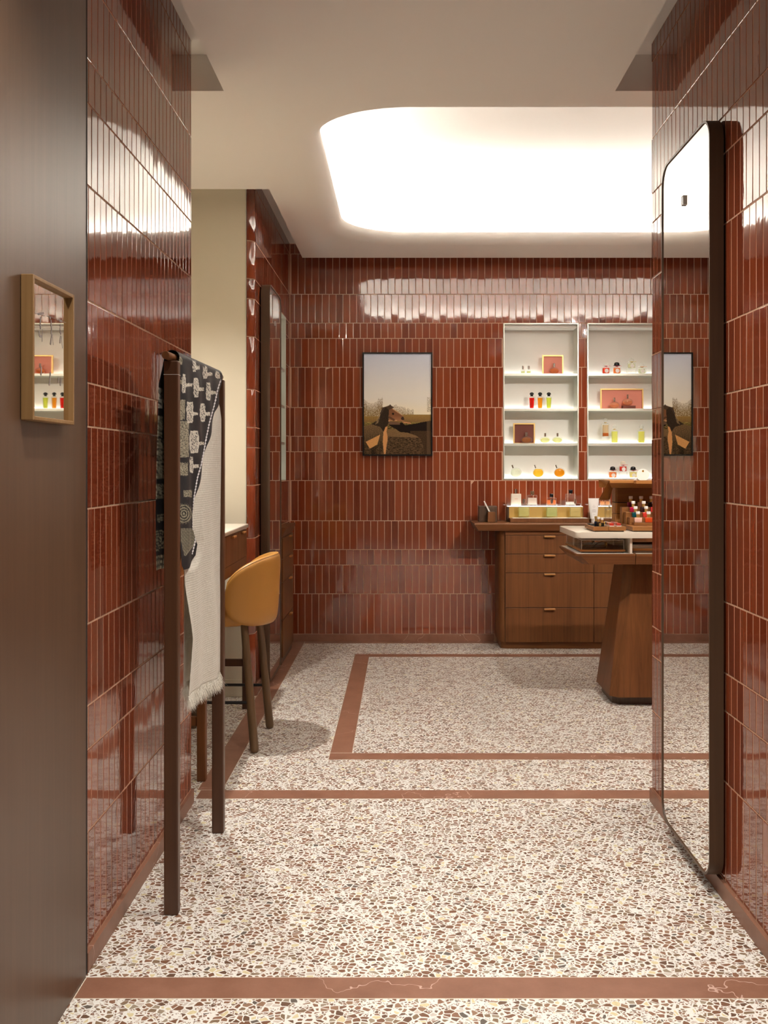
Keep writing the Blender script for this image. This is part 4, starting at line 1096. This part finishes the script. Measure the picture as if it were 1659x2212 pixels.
def lacquer(x, y, z, col, label):
    t = thing('nail_lacquer', label, 'bottle', (x, y, z), 'nail lacquer bottles on the stepped stand')
    b = BM(); box(b, x-.0215, x+.0215, y-.012, y+.012, z, z+.029, .004, 3); obj('bottle', b, polish(col), t, 40)
    b = BM(); lathe(b, (x, y, z+.0291), [(.0095, 0), (.0095, .0185)], 20); obj('collar', b, M['brass'], t, 40)
    b = BM(); lathe(b, (x, y, z+.0477), [(.0115, 0), (.0115, .014), (.0105, .0155)], 20); obj('cap', b, M['white'], t, 40)
for r in range(4):
    for c in range(3):
        x = 1.3385+c*.0605; lacquer(x, YR[r]-.004, ZR[r]+.0003, cols[rowc[r][c]], rowc[r][c]+' square nail lacquer with white cap '+rown[r])

# tall wooden totem with canopy and clear tower
t = thing('wooden_totem', 'stacked walnut block totem with sloping canopy standing at the back of the marble top', 'stand', (1.45, 5.95, ZM))
for (za, zb, xo, nm) in ((ZM, 1.058, 1.263, 'lower'), (1.061, 1.124, 1.263, 'mid'), (1.130, 1.215, 1.263, 'upper')):
    b = BM(); rbox(b, xo+.012, 1.75, 5.90, 6.02, za, zb, 0.012, 3); obj('block', b, [M['lwood'], M['mwood']][nm == 'upper'], t)
b = BM(); box(b, 1.285, 1.74, 5.905, 6.018, 1.058, 1.1299); obj('core', b, M['dark'], t)
b = BM()
V = lambda *p: b.verts.new(p)
# wedge canopy: top slab and under-slope
ta = [V(1.197, 5.70, 1.262), V(1.75, 5.70, 1.262), V(1.75, 6.02, 1.262), V(1.197, 6.02, 1.262)]
tb = [V(1.200, 5.70, 1.248), V(1.75, 5.70, 1.248), V(1.75, 6.02, 1.215), V(1.200, 6.02, 1.215)]
tm = [V(1.245, 5.86, 1.2155), V(1.75, 5.86, 1.2155)]
b.faces.new(ta); b.faces.new((ta[0], tb[0], tb[1], ta[1])); b.faces.new((tb[0], tm[0], tm[1], tb[1])); b.faces.new((tm[0], tb[3], tb[2], tm[1]))
b.faces.new((ta[0], ta[3], tb[3], tm[0], tb[0])); b.faces.new((ta[1], tb[1], tm[1], tb[2], ta[2])); b.faces.new((ta[3], ta[2], tb[2], tb[3]))
obj('canopy', b, M['lwood'], t)
b = BM(); box(b, 1.337, 1.75, 5.64, 5.6995, 1.244, 1.2625, .0005); obj('canopy_front', b, M['lwood'], t)
b = BM()  # sloping side skirt
A = [(1.196, 5.72, 1.260), (1.148, 5.78, 1.145), (1.232, 5.90, 1.143), (1.246, 5.88, 1.212)]
va = [b.verts.new(p) for p in A]; vb = [b.verts.new((p[0]+.010, p[1]+.012, p[2])) for p in A]
b.faces.new(va); b.faces.new(list(reversed(vb)))
for i in range(4): j = (i+1) % 4; b.faces.new((va[i], va[j], vb[j], vb[i]))
obj('side_skirt', b, M['lwood'], t)
t = thing('acrylic_tower', 'narrow clear acrylic tower standing beside the wooden totem', 'display', (1.245, 5.93, ZM))
for k in range(3):
    b = BM(); z = ZM+k*.0525; box(b, 1.222, 1.252, 5.92, 5.975, z, z+.0515, .002); obj('acrylic_block', b, M['clear'], t)
# white round cards on the canopy
for k, (x, r) in enumerate(((1.400, .037), (1.490, .037))):
    t = thing('round_card', ['round white display card with gold dot on top of the totem', 'round white display card cut off by the right pier'][k], 'card', (x, 5.76, 1.2627), 'round cards on the totem')
    b = BM(); pts = [(x+r*math.cos(a), 5.742, 1.2627+r*0.80+r*math.sin(a)) for a in [2*PI*i/40 for i in range(40)]]; pts = [(p[0], p[1], max(p[2], 1.2628)) for p in pts]
    prism(b, pts, (0, .004, 0)); obj('disc', b, M['white'], t)
    b = BM(); tube(b, [(x, 5.7415, 1.2627+r*1.45), (x, 5.7395, 1.2627+r*1.45)], .006, 16); obj('dot', b, M['brass'], t)
    b = BM(); prism(b, [(x-.052, 5.75, 1.2627), (x+.052, 5.75, 1.2627), (x+.022, 5.75, 1.279), (x-.022, 5.75, 1.279)], (0, .012, 0)); obj('foot', b, M['white'], t)
    b = BM(); tube(b, [(x-r*.98, 5.741, 1.276), (x-r*.85, 5.741, 1.268), (x-r*.6, 5.741, 1.264)], .0009, 5); tube(b, [(x+r*.98, 5.741, 1.276), (x+r*.85, 5.741, 1.268), (x+r*.6, 5.741, 1.264)], .0009, 5); obj('black_line', b, M['blackcap'], t)

# ================================================================== WORKTOP OBJECTS
t = thing('pen_holder', 'stepped brown leather box holding white papers at the left end of the worktop', 'box', (0.62, 7.33, ZT))
b = BM(); box(b, 0.565, 0.702, 7.32, 7.42, ZT, ZT+.118, .004); obj('box', b, M['dwood'], t)
b = BM(); box(b, 0.627, 0.684, 7.265, 7.3195, ZT, ZT+.078, .004); obj('front_pocket', b, M['wood'], t)
b = BM(); prism(b, [(0.600, 7.300, ZT+.155), (0.608, 7.300, ZT+.157), (0.648, 7.300, ZT+.0785), (0.636, 7.300, ZT+.0785)], (0, .015, 0)); obj('papers', b, M['white'], t)
t = thing('bottle_riser', 'gold-fronted riser with lit white top standing on the worktop', 'riser', (1.07, 7.4, ZT))
b = BM(); box(b, 0.782, 1.352, 7.37, 7.47, ZT, ZT+.112, .002); obj('back_block', b, M['dwood'], t)
b = BM(); box(b, 0.795, 1.348, 7.3665, 7.3698, ZT+.028, ZT+.111); obj('gold_front', b, M['brass'], t)
b = BM(); box(b, 0.788, 1.346, 7.375, 7.465, ZT+.1122, ZT+.1145); obj('top_inlay', b, M['inlay_led'], t)
b = BM(); box(b, 0.790, 1.385, 7.255, 7.365, ZT, ZT+.030, .002); obj('front_tray', b, M['wood'], t)
b = BM(); box(b, 0.812, 1.362, 7.262, 7.360, ZT+.0302, ZT+.0325); obj('front_inlay', b, M['beige_tray'], t)
t = thing('bottle_riser', 'second gold-fronted riser on the worktop behind the white tube', 'riser', (1.6, 7.4, ZT))
b = BM(); box(b, 1.43, 2.0, 7.37, 7.47, ZT, ZT+.112, .002); obj('back_block', b, M['dwood'], t)
b = BM(); box(b, 1.435, 1.995, 7.3665, 7.3698, ZT+.028, ZT+.111); obj('gold_front', b, M['brass'], t)
b = BM(); box(b, 1.435, 1.995, 7.375, 7.465, ZT+.1122, ZT+.1145); obj('top_inlay', b, M['inlay_led'], t)
b = BM(); box(b, 1.43, 2.0, 7.255, 7.365, ZT, ZT+.030, .002); obj('front_tray', b, M['wood'], t)
b = BM(); box(b, 1.45, 1.98, 7.262, 7.360, ZT+.0302, ZT+.0325); obj('front_inlay', b, M['beige_tray'], t)

def rect_bottle(label, x, y, z, w, h, d, liq, capm, capw, caph, frosted=False, level=0.8, grp=None, name='perfume_bottle'):
    t = thing(name, label, 'bottle', (x, y, z), grp)
    if frosted:
        b = BM(); box(b, x-w/2, x+w/2, y-d/2, y+d/2, z, z+h, .004, 3); obj('glass', b, M['frost'], t, 40)
        b = BM(); box(b, x-w*.16, x+w*.16, y-d/2-.0006, y-d/2-.0001, z+h*.57, z+h*.60); obj('imprint', b, M['pink'], t)
    else:
        g = .0035
        b = BM(); box(b, x-w/2, x+w/2, y-d/2, y+d/2, z, z+h, .004, 3); obj('glass', b, M['clear'], t, 40)
        b = BM(); box(b, x-w/2+g, x+w/2-g, y-d/2+g, y+d/2-g, z+.010, z+.010+(h-.018)*level, .003, 2); obj('liquid', b, liquid(liq), t, 40)
    b = BM(); lathe(b, (x, y, z+h+.0002), [(capw*.33, 0), (capw*.33, .006)], 16); obj('collar', b, M['chrome'], t, 40)
    b = BM(); box(b, x-capw/2, x+capw/2, y-capw/2, y+capw/2, z+h+.0065, z+h+.0065+caph, .0015) if capm is not M['chrome'] else lathe(b, (x, y, z+h+.0065), [(capw/2, 0), (capw/2, caph)], 20)
    obj('cap', b, capm, t, 40)
    return t
kb = 7.42/F
zb = ZT+.1148
g = 'perfume bottles standing on the gold riser'
rect_bottle('frosted beige perfume bottle with silver cap, leftmost on the gold riser', (1114.5-CX)*kb, 7.42, zb, .076, .092, .032, (0, 0, 0), M['chrome'], .026, .030, True, grp=g)
rect_bottle('clear perfume bottle with brown cap, second from left on the gold riser', (1149.8-CX)*kb, 7.42, zb, .070, .082, .030, (0.98, 0.90, 0.84), M['browncap'], .026, .024, level=.8, grp=g)
rect_bottle('amber perfume bottle with black cap, behind the middle green bottle', (1191-CX)*kb, 7.42, zb, .070, .062, .030, (0.95, 0.42, 0.16), M['blackcap'], .026, .024, level=.8, grp=g)
rect_bottle('clear perfume bottle with black cap, rightmost on the gold riser', (1232.5-CX)*kb, 7.42, zb, .074, .090, .032, (0.97, 0.95, 0.92), M['blackcap'], .027, .026, level=.3, grp=g)
kf = 7.31/F; zf = ZT+.0327
g = 'perfume bottles standing on the front tray'
for px_, lab, lq in ((1131.5, 'pale yellow-green perfume bottle with silver cap, left on the front tray', (0.93, 0.93, 0.55)), (1191.8, 'pale green perfume bottle with silver cap, middle of the front tray', (0.88, 0.95, 0.58)), (1242.5, 'pale gold perfume bottle with silver cap, right on the front tray', (0.97, 0.90, 0.55))):
    rect_bottle(lab, (px_-CX)*kf, 7.31, zf, .080, .104, .036, lq, M['chrome'], .021, .028, level=.78, grp=g)
rect_bottle('clear amber perfume bottle on the second riser behind the clear tower', (1307-CX)*kb, 7.42, zb, .075, .060, .03, (0.95, 0.6, 0.35), M['chrome'], .02, .025, level=.6, grp='perfume bottles standing on the second riser')
# white tube on its cap
xt, yt = (1281.5-CX)*7.25/F, 7.235
t = thing('cream_tube', 'white squeeze tube standing on its cap in front of the second riser', 'tube', (xt, yt, ZT))
b = BM(); lathe(b, (xt, yt, ZT), [(.0185, 0), (.0195, .002), (.0195, .028)], 20); obj('cap', b, M['white'], t, 40)
b = BM(); rings = []
for k in range(9):
    f = k/8; z = ZT+.029+f*.150; wx = .026+(.0405-.026)*f; wy = .022*(1-f)+.0015
    rings.append([b.verts.new((xt+wx*math.cos(a), yt+wy*math.sin(a), z)) for a in [2*PI*i/24 for i in range(24)]])
for A_, B_ in zip(rings, rings[1:]):
    for i in range(24): b.faces.new((A_[i], A_[(i+1) % 24], B_[(i+1) % 24], B_[i]))
b.faces.new(rings[0]); b.faces.new(rings[-1]); tb_ = obj('tube_body', b, M['white'], t, 50)
txt = bpy.data.materials['grey_sketch_print']
b = BM()
for z, w in ((.128, .008), (.120, .022), (.112, .018), (.098, .020), (.093, .030), (.088, .030), (.083, .026), (.078, .030), (.060, .012)):
    f = (z-.029)/.150; y = yt-(.022*(1-f)+.0015)-.0006; box(b, xt-w/2, xt+w/2, y-.0001, y, ZT+z, ZT+z+.0012)
obj('print', b, txt, t)
# round glass atomiser handle near the second riser
t = thing('round_bottle', 'ring-shaped clear perfume bottle in front of the second gold riser', 'bottle', ((1316-CX)*7.31/F, 7.31, zf))
xr = (1316-CX)*7.31/F; b = BM(); bmesh.ops.create_uvsphere(b, u_segments=24, v_segments=16, radius=1.0, matrix=Matrix.Translation((xr, 7.31, zf+.036)) @ Matrix.Diagonal((.036, .014, .036, 1))); obj('glass', b, M['clear'], t, 60)
b = BM(); lathe(b, (xr, 7.31, zf+.0725), [(.006, 0), (.006, .02)], 14); obj('cap', b, M['chrome'], t, 40)

# ================================================================== NICHE PRODUCTS
YN = 7.645; KN = YN/F
def nx(px): return (px-CX)*KN
LV = [ZS[0]+.0004, ZS[1]+.0004, ZS[2]+.0004, Z4+.0004]     # standing levels, top to bottom
def frame_board(label, px0, px1, h, z, mat, w=.010, grp='framed boards on the niche shelves'):
    y = YB+0.118; k = y/F; x0, x1 = (px0-CX)*k, (px1-CX)*k
    t = thing('framed_board', label, 'frame', ((x0+x1)/2, y, z), grp)
    b = BM(); box(b, x0, x0+w, y-.012, y+.004, z, z+h); box(b, x1-w, x1, y-.012, y+.004, z, z+h); box(b, x0+w, x1-w, y-.012, y+.004, z+h-w, z+h); box(b, x0+w, x1-w, y-.012, y+.004, z, z+w*.5); obj('frame', b, M['gold'], t)
    b = BM(); box(b, x0+w, x1-w, y-.002, y+.003, z+w*.5, z+h-w); obj('board', b, mat, t)
    return t
def disc_bottle(label, px, z, w, h, liq, grp, caph=.030, tilt=0.0, capm='chrome', level=None, dy=0.0):
    x, y = nx(px), YN-.01+dy
    t = thing('disc_bottle', label, 'bottle', (x, y, z), grp)
    def ell(sx, sz, sy, zc, clip=None):
        b = BM(); bmesh.ops.create_uvsphere(b, u_segments=28, v_segments=18, radius=1.0, matrix=Matrix.Translation((x, y, zc)) @ Matrix.Diagonal((sx, sy, sz, 1)))
        for v in b.verts:
            if v.co.z < z: v.co.z = z
            if clip is not None and v.co.z > clip: v.co.z = clip
        return b
    zc = z+h/2*.97
    obj('glass', ell(w/2, h/2, .017, zc), M['clear'], t, 60)
    obj('liquid', ell(w/2*.84, h/2*.78, .012, zc-.001+(h*.04 if tilt else 0), clip=None if level is None else z+h*level), liquid(liq), t, 60)
    a = tilt; bx_, bz = x-math.sin(a)*h/2*.98*(w/h), zc+math.cos(a)*h/2*.98
    dirv = Vector((-math.sin(a)*0.8, 0, 1)).normalized() if a else Vector((0, 0, 1))
    b = BM(); p = Vector((bx_, y, bz+.0005)); tube(b, [p, p+dirv*caph], .0085 if not a else .0065, 16); obj('cap', b, M[capm], t, 40)
    return t
def hat_bottle(label, px, z, liq, grp):       # tall bottle with mushroom cap
    x, y = nx(px), YN-.01
    t = thing('cologne_bottle', label, 'bottle', (x, y, z), grp)
    b = BM(); lathe(b, (x, y, z), [(.017, 0), (.0175, .004), (.0215, .088), (.020, .094), (.012, .098)], 24, 1, .75); obj('glass', b, M['clear'], t, 50)
    b = BM(); lathe(b, (x, y, z+.006), [(.0145, 0), (.0192, .080)], 24, 1, .72); obj('liquid', b, liquid(liq), t, 50)
    b = BM(); lathe(b, (x, y, z+.0985), [(.011, 0), (.011, .012), (.0175, .013), (.0175, .016), (.013, .026), (.006, .030), (0, .031)], 24); obj('cap', b, M['blackcap'], t, 50)
def bowler_bottle(label, px, z, liq, cap, grp, w=.060, h=.056, ribbon=(0.6, 0.03, 0.06), dy=0.0, labelled=True):
    x, y = nx(px), YN-.015+dy
    t = thing('cube_bottle', label, 'bottle', (x, y, z), grp)
    b = BM(); box(b, x-w/2, x+w/2, y-.018, y+.018, z, z+h, .007, 3); obj('glass', b, M['clear'], t, 50)
    b = BM(); box(b, x-w/2+.005, x+w/2-.005, y-.013, y+.013, z+.006, z+h-.006, .005, 3); obj('liquid', b, liquid(liq), t, 50)
    if labelled:
        b = BM(); tube(b, [(x+.002, y-.0182, z+h*.44), (x+.002, y-.0195, z+h*.44)], .0155, 24); obj('round_label', b, M['white'], t, 40)
    cm = {'black': M['blackcap'], 'clear': M['clear'], 'white': M['frost']}[cap]
    b = BM(); lathe(b, (x, y, z+h+.0005), [(.012, 0), (.012, .007)], 16); obj('neck', b, M['chrome'], t, 50)
    b = BM(); lathe(b, (x, y, z+h+.008), [(.026, 0), (.028, .002), (.026, .004), (.020, .005), (.021, .014), (.017, .024), (.008, .028), (0, .029)], 28, 1, .8); obj('bowler_cap', b, cm, t, 50)
    b = BM(); zr = z+h+.005
    tube(b, [(x-.020, y-.014, zr), (x-.006, y-.017, zr+.001), (x+.010, y-.016, zr), (x+.026, y-.010, zr+.003), (x+.036, y-.012, zr-.001)], [.0012, .0018, .0018, .0014, .0010], 6)
    obj('ribbon', b, polish(ribbon), t, 60)
def column_bottle(label, px, z, liq, grp, lower=None):
    x, y = nx(px), YN-.01
    t = thing('column_bottle', label, 'bottle', (x, y, z), grp)
    b = BM(); rbox(b, x-.0265, x+.0265, y-.018, y+.018, z, z+.100, .008, 4); box(b, x-.018, x+.018, y-.012, y+.012, z+.100, z+.106); obj('glass', b, M['clear'], t, 50)
    b = BM(); rbox(b, x-.0215, x+.0215, y-.013, y+.013, z+.006, z+.092, .006, 4); obj('liquid', b, liquid(liq), t, 50)
    if lower:
        b = BM(); rbox(b, x-.0219, x+.0219, y-.0134, y+.0134, z+.0055, z+.030, .006, 4); obj('tinted_base', b, liquid(lower), t, 50)
    b = BM(); lathe(b, (x, y, z+.1065), [(.011, 0), (.011, .005)], 16); obj('collar', b, M['brass'], t, 50)
    b = BM(); bmesh.ops.create_uvsphere(b, u_segments=20, v_segments=12, radius=.0165, matrix=Matrix.Translation((x, y, z+.1275))); obj('ball_stopper', b, M['clear'], t, 60)
def stand_block(label, px, z, w, h, mat, grp='clear blocks under the bottles'):
    x, y = nx(px), YN-.01
    b = BM(); box(b, x-w/2, x+w/2, y-.024, y+.024, z, z+h, .001); return tag(obj('display_block', b, mat), label, 'block', grp)

# left niche, top shelf
for px_, lab in ((1129.4, 'small pale yellow bottle with dark silver cap, left of the pair on the top shelf'), (1141.8, 'small pale yellow bottle with dark silver cap, right of the pair on the top shelf')):
    rect_bottle(lab, nx(px_), YN-.01, LV[0], .034, .036, .024, (0.90, 0.93, 0.50), M['chrome'], .016, .022, level=.7, grp='small pale bottles on the top shelf')
frame_board('gold-framed pink board standing on the top shelf of the left niche', 1171, 1216.5, .152, LV[0], M['pink'])
disc_bottle('orange disc-shaped bottle in front of the pink board on the top shelf', 1196.6, LV[0], .082, .054, (0.93, 0.42, 0.16), 'disc bottles in the niches')
# second shelf
g = 'cologne bottles with black mushroom caps'
hat_bottle('red cologne bottle with black mushroom cap, left of the three', 1148.3, LV[1], (0.85, 0.045, 0.03), g)
hat_bottle('amber yellow cologne bottle with black mushroom cap, middle of the three', 1166.2, LV[1], (0.98, 0.55, 0.05), g)
hat_bottle('lime yellow cologne bottle with black mushroom cap, right of the three', 1185.1, LV[1], (0.86, 0.90, 0.22), g)
# third shelf
frame_board('gold-framed rust brown board standing on the third shelf of the left niche', 1108.5, 1155.2, .158, LV[2], M['rust'])
disc_bottle('amber brown disc bottle in front of the rust brown board', 1137, LV[2], .086, .056, (0.62, 0.24, 0.05), 'disc bottles in the niches')
disc_bottle('pale lemon disc bottle right of the rust board, left of the pair', 1177, LV[2], .084, .054, (0.93, 0.94, 0.62), 'disc bottles in the niches', caph=.026)
disc_bottle('pale lemon disc bottle nearest the right end of the third shelf', 1203.6, LV[2], .084, .054, (0.93, 0.94, 0.62), 'disc bottles in the niches', caph=.026)
# bottom shelf
g = 'tilted disc bottles on the niche floor'
disc_bottle('milky white disc bottle with tilted cap, left on the niche floor', 1114, LV[3], .094, .086, (0.93, 0.94, 0.84), g, .026, .48, level=.9)
disc_bottle('bright yellow disc bottle with tilted cap, middle of the niche floor', 1162.3, LV[3], .094, .086, (0.98, 0.72, 0.10), g, .026, .48, level=.85)
disc_bottle('golden amber disc bottle with tilted cap, right on the niche floor', 1208, LV[3], .094, .086, (0.90, 0.50, 0.03), g, .026, .48, level=.9)
# right niche
g = 'cube bottles with hat-shaped caps'
bowler_bottle('red cube bottle with clear dome cap and white round label on the upper shelf', 1308, LV[0], (0.90, 0.16, 0.06), 'clear', g)
bowler_bottle('orange cube bottle with black bowler cap on the upper shelf', 1331.3, LV[0], (0.97, 0.42, 0.16), 'black', g)
stand_block('clear block under the pale bottle on the upper shelf', 1363.3, LV[0], .066, .042, M['clear'])
bowler_bottle('pale cube bottle with yellow ribbon raised on a clear block', 1363.2, LV[0]+.0425, (0.95, 0.95, 0.72), 'clear', g, ribbon=(0.62, 0.50, 0.04), h=.046)
bowler_bottle('pale cube bottle with orange ribbon at the right end of the upper shelf', 1385.6, LV[0], (0.95, 0.96, 0.80), 'clear', g, ribbon=(0.75, 0.30, 0.05), h=.050)
frame_board('wide gold-framed coral board on the second shelf of the right niche', 1296.4, 1389, .160, LV[1], M['pink'])
disc_bottle('peach disc bottle standing low in front of the coral board', 1326.6, LV[1], .088, .058, (0.95, 0.55, 0.32), 'disc bottles in the niches')
stand_block('brown block under the raised peach disc bottle', 1357, LV[1], .100, .024, M['rust'], 'coloured blocks under bottles')
disc_bottle('peach disc bottle raised on a brown block in front of the coral board', 1355, LV[1]+.0245, .088, .058, (0.95, 0.55, 0.32), 'disc bottles in the niches')
g = 'column bottles with ball stoppers'
stand_block('clear block under the brown-based column bottle', 1308, LV[2], .064, .050, M['clear'])
column_bottle('column bottle with brown base and ball stopper raised on a clear block', 1307.4, LV[2]+.0505, (0.93, 0.80, 0.60), g, lower=(0.75, 0.32, 0.10))
column_bottle('yellow column bottle with ball stopper beside the raised brown one', 1327, LV[2], (0.93, 0.93, 0.40), g)
column_bottle('yellow column bottle with ball stopper alone at the right of the third shelf', 1384.7, LV[2], (0.94, 0.92, 0.36), g)
g = 'cube bottles with hat-shaped caps'
bowler_bottle('orange cube bottle with black bowler cap on the niche floor', 1322.5, LV[3], (0.97, 0.45, 0.18), 'black', g, w=.064)
stand_block('clear block under the red bottle on the niche floor', 1345.5, LV[3], .060, .050, M['clear'])
bowler_bottle('red cube bottle with white cap raised on a clear block at the niche floor', 1344.8, LV[3]+.0505, (0.88, 0.14, 0.08), 'white', g, h=.048)
bowler_bottle('pale yellow cube bottle with black bowler cap on the niche floor', 1366.6, LV[3], (0.96, 0.86, 0.45), 'black', g)
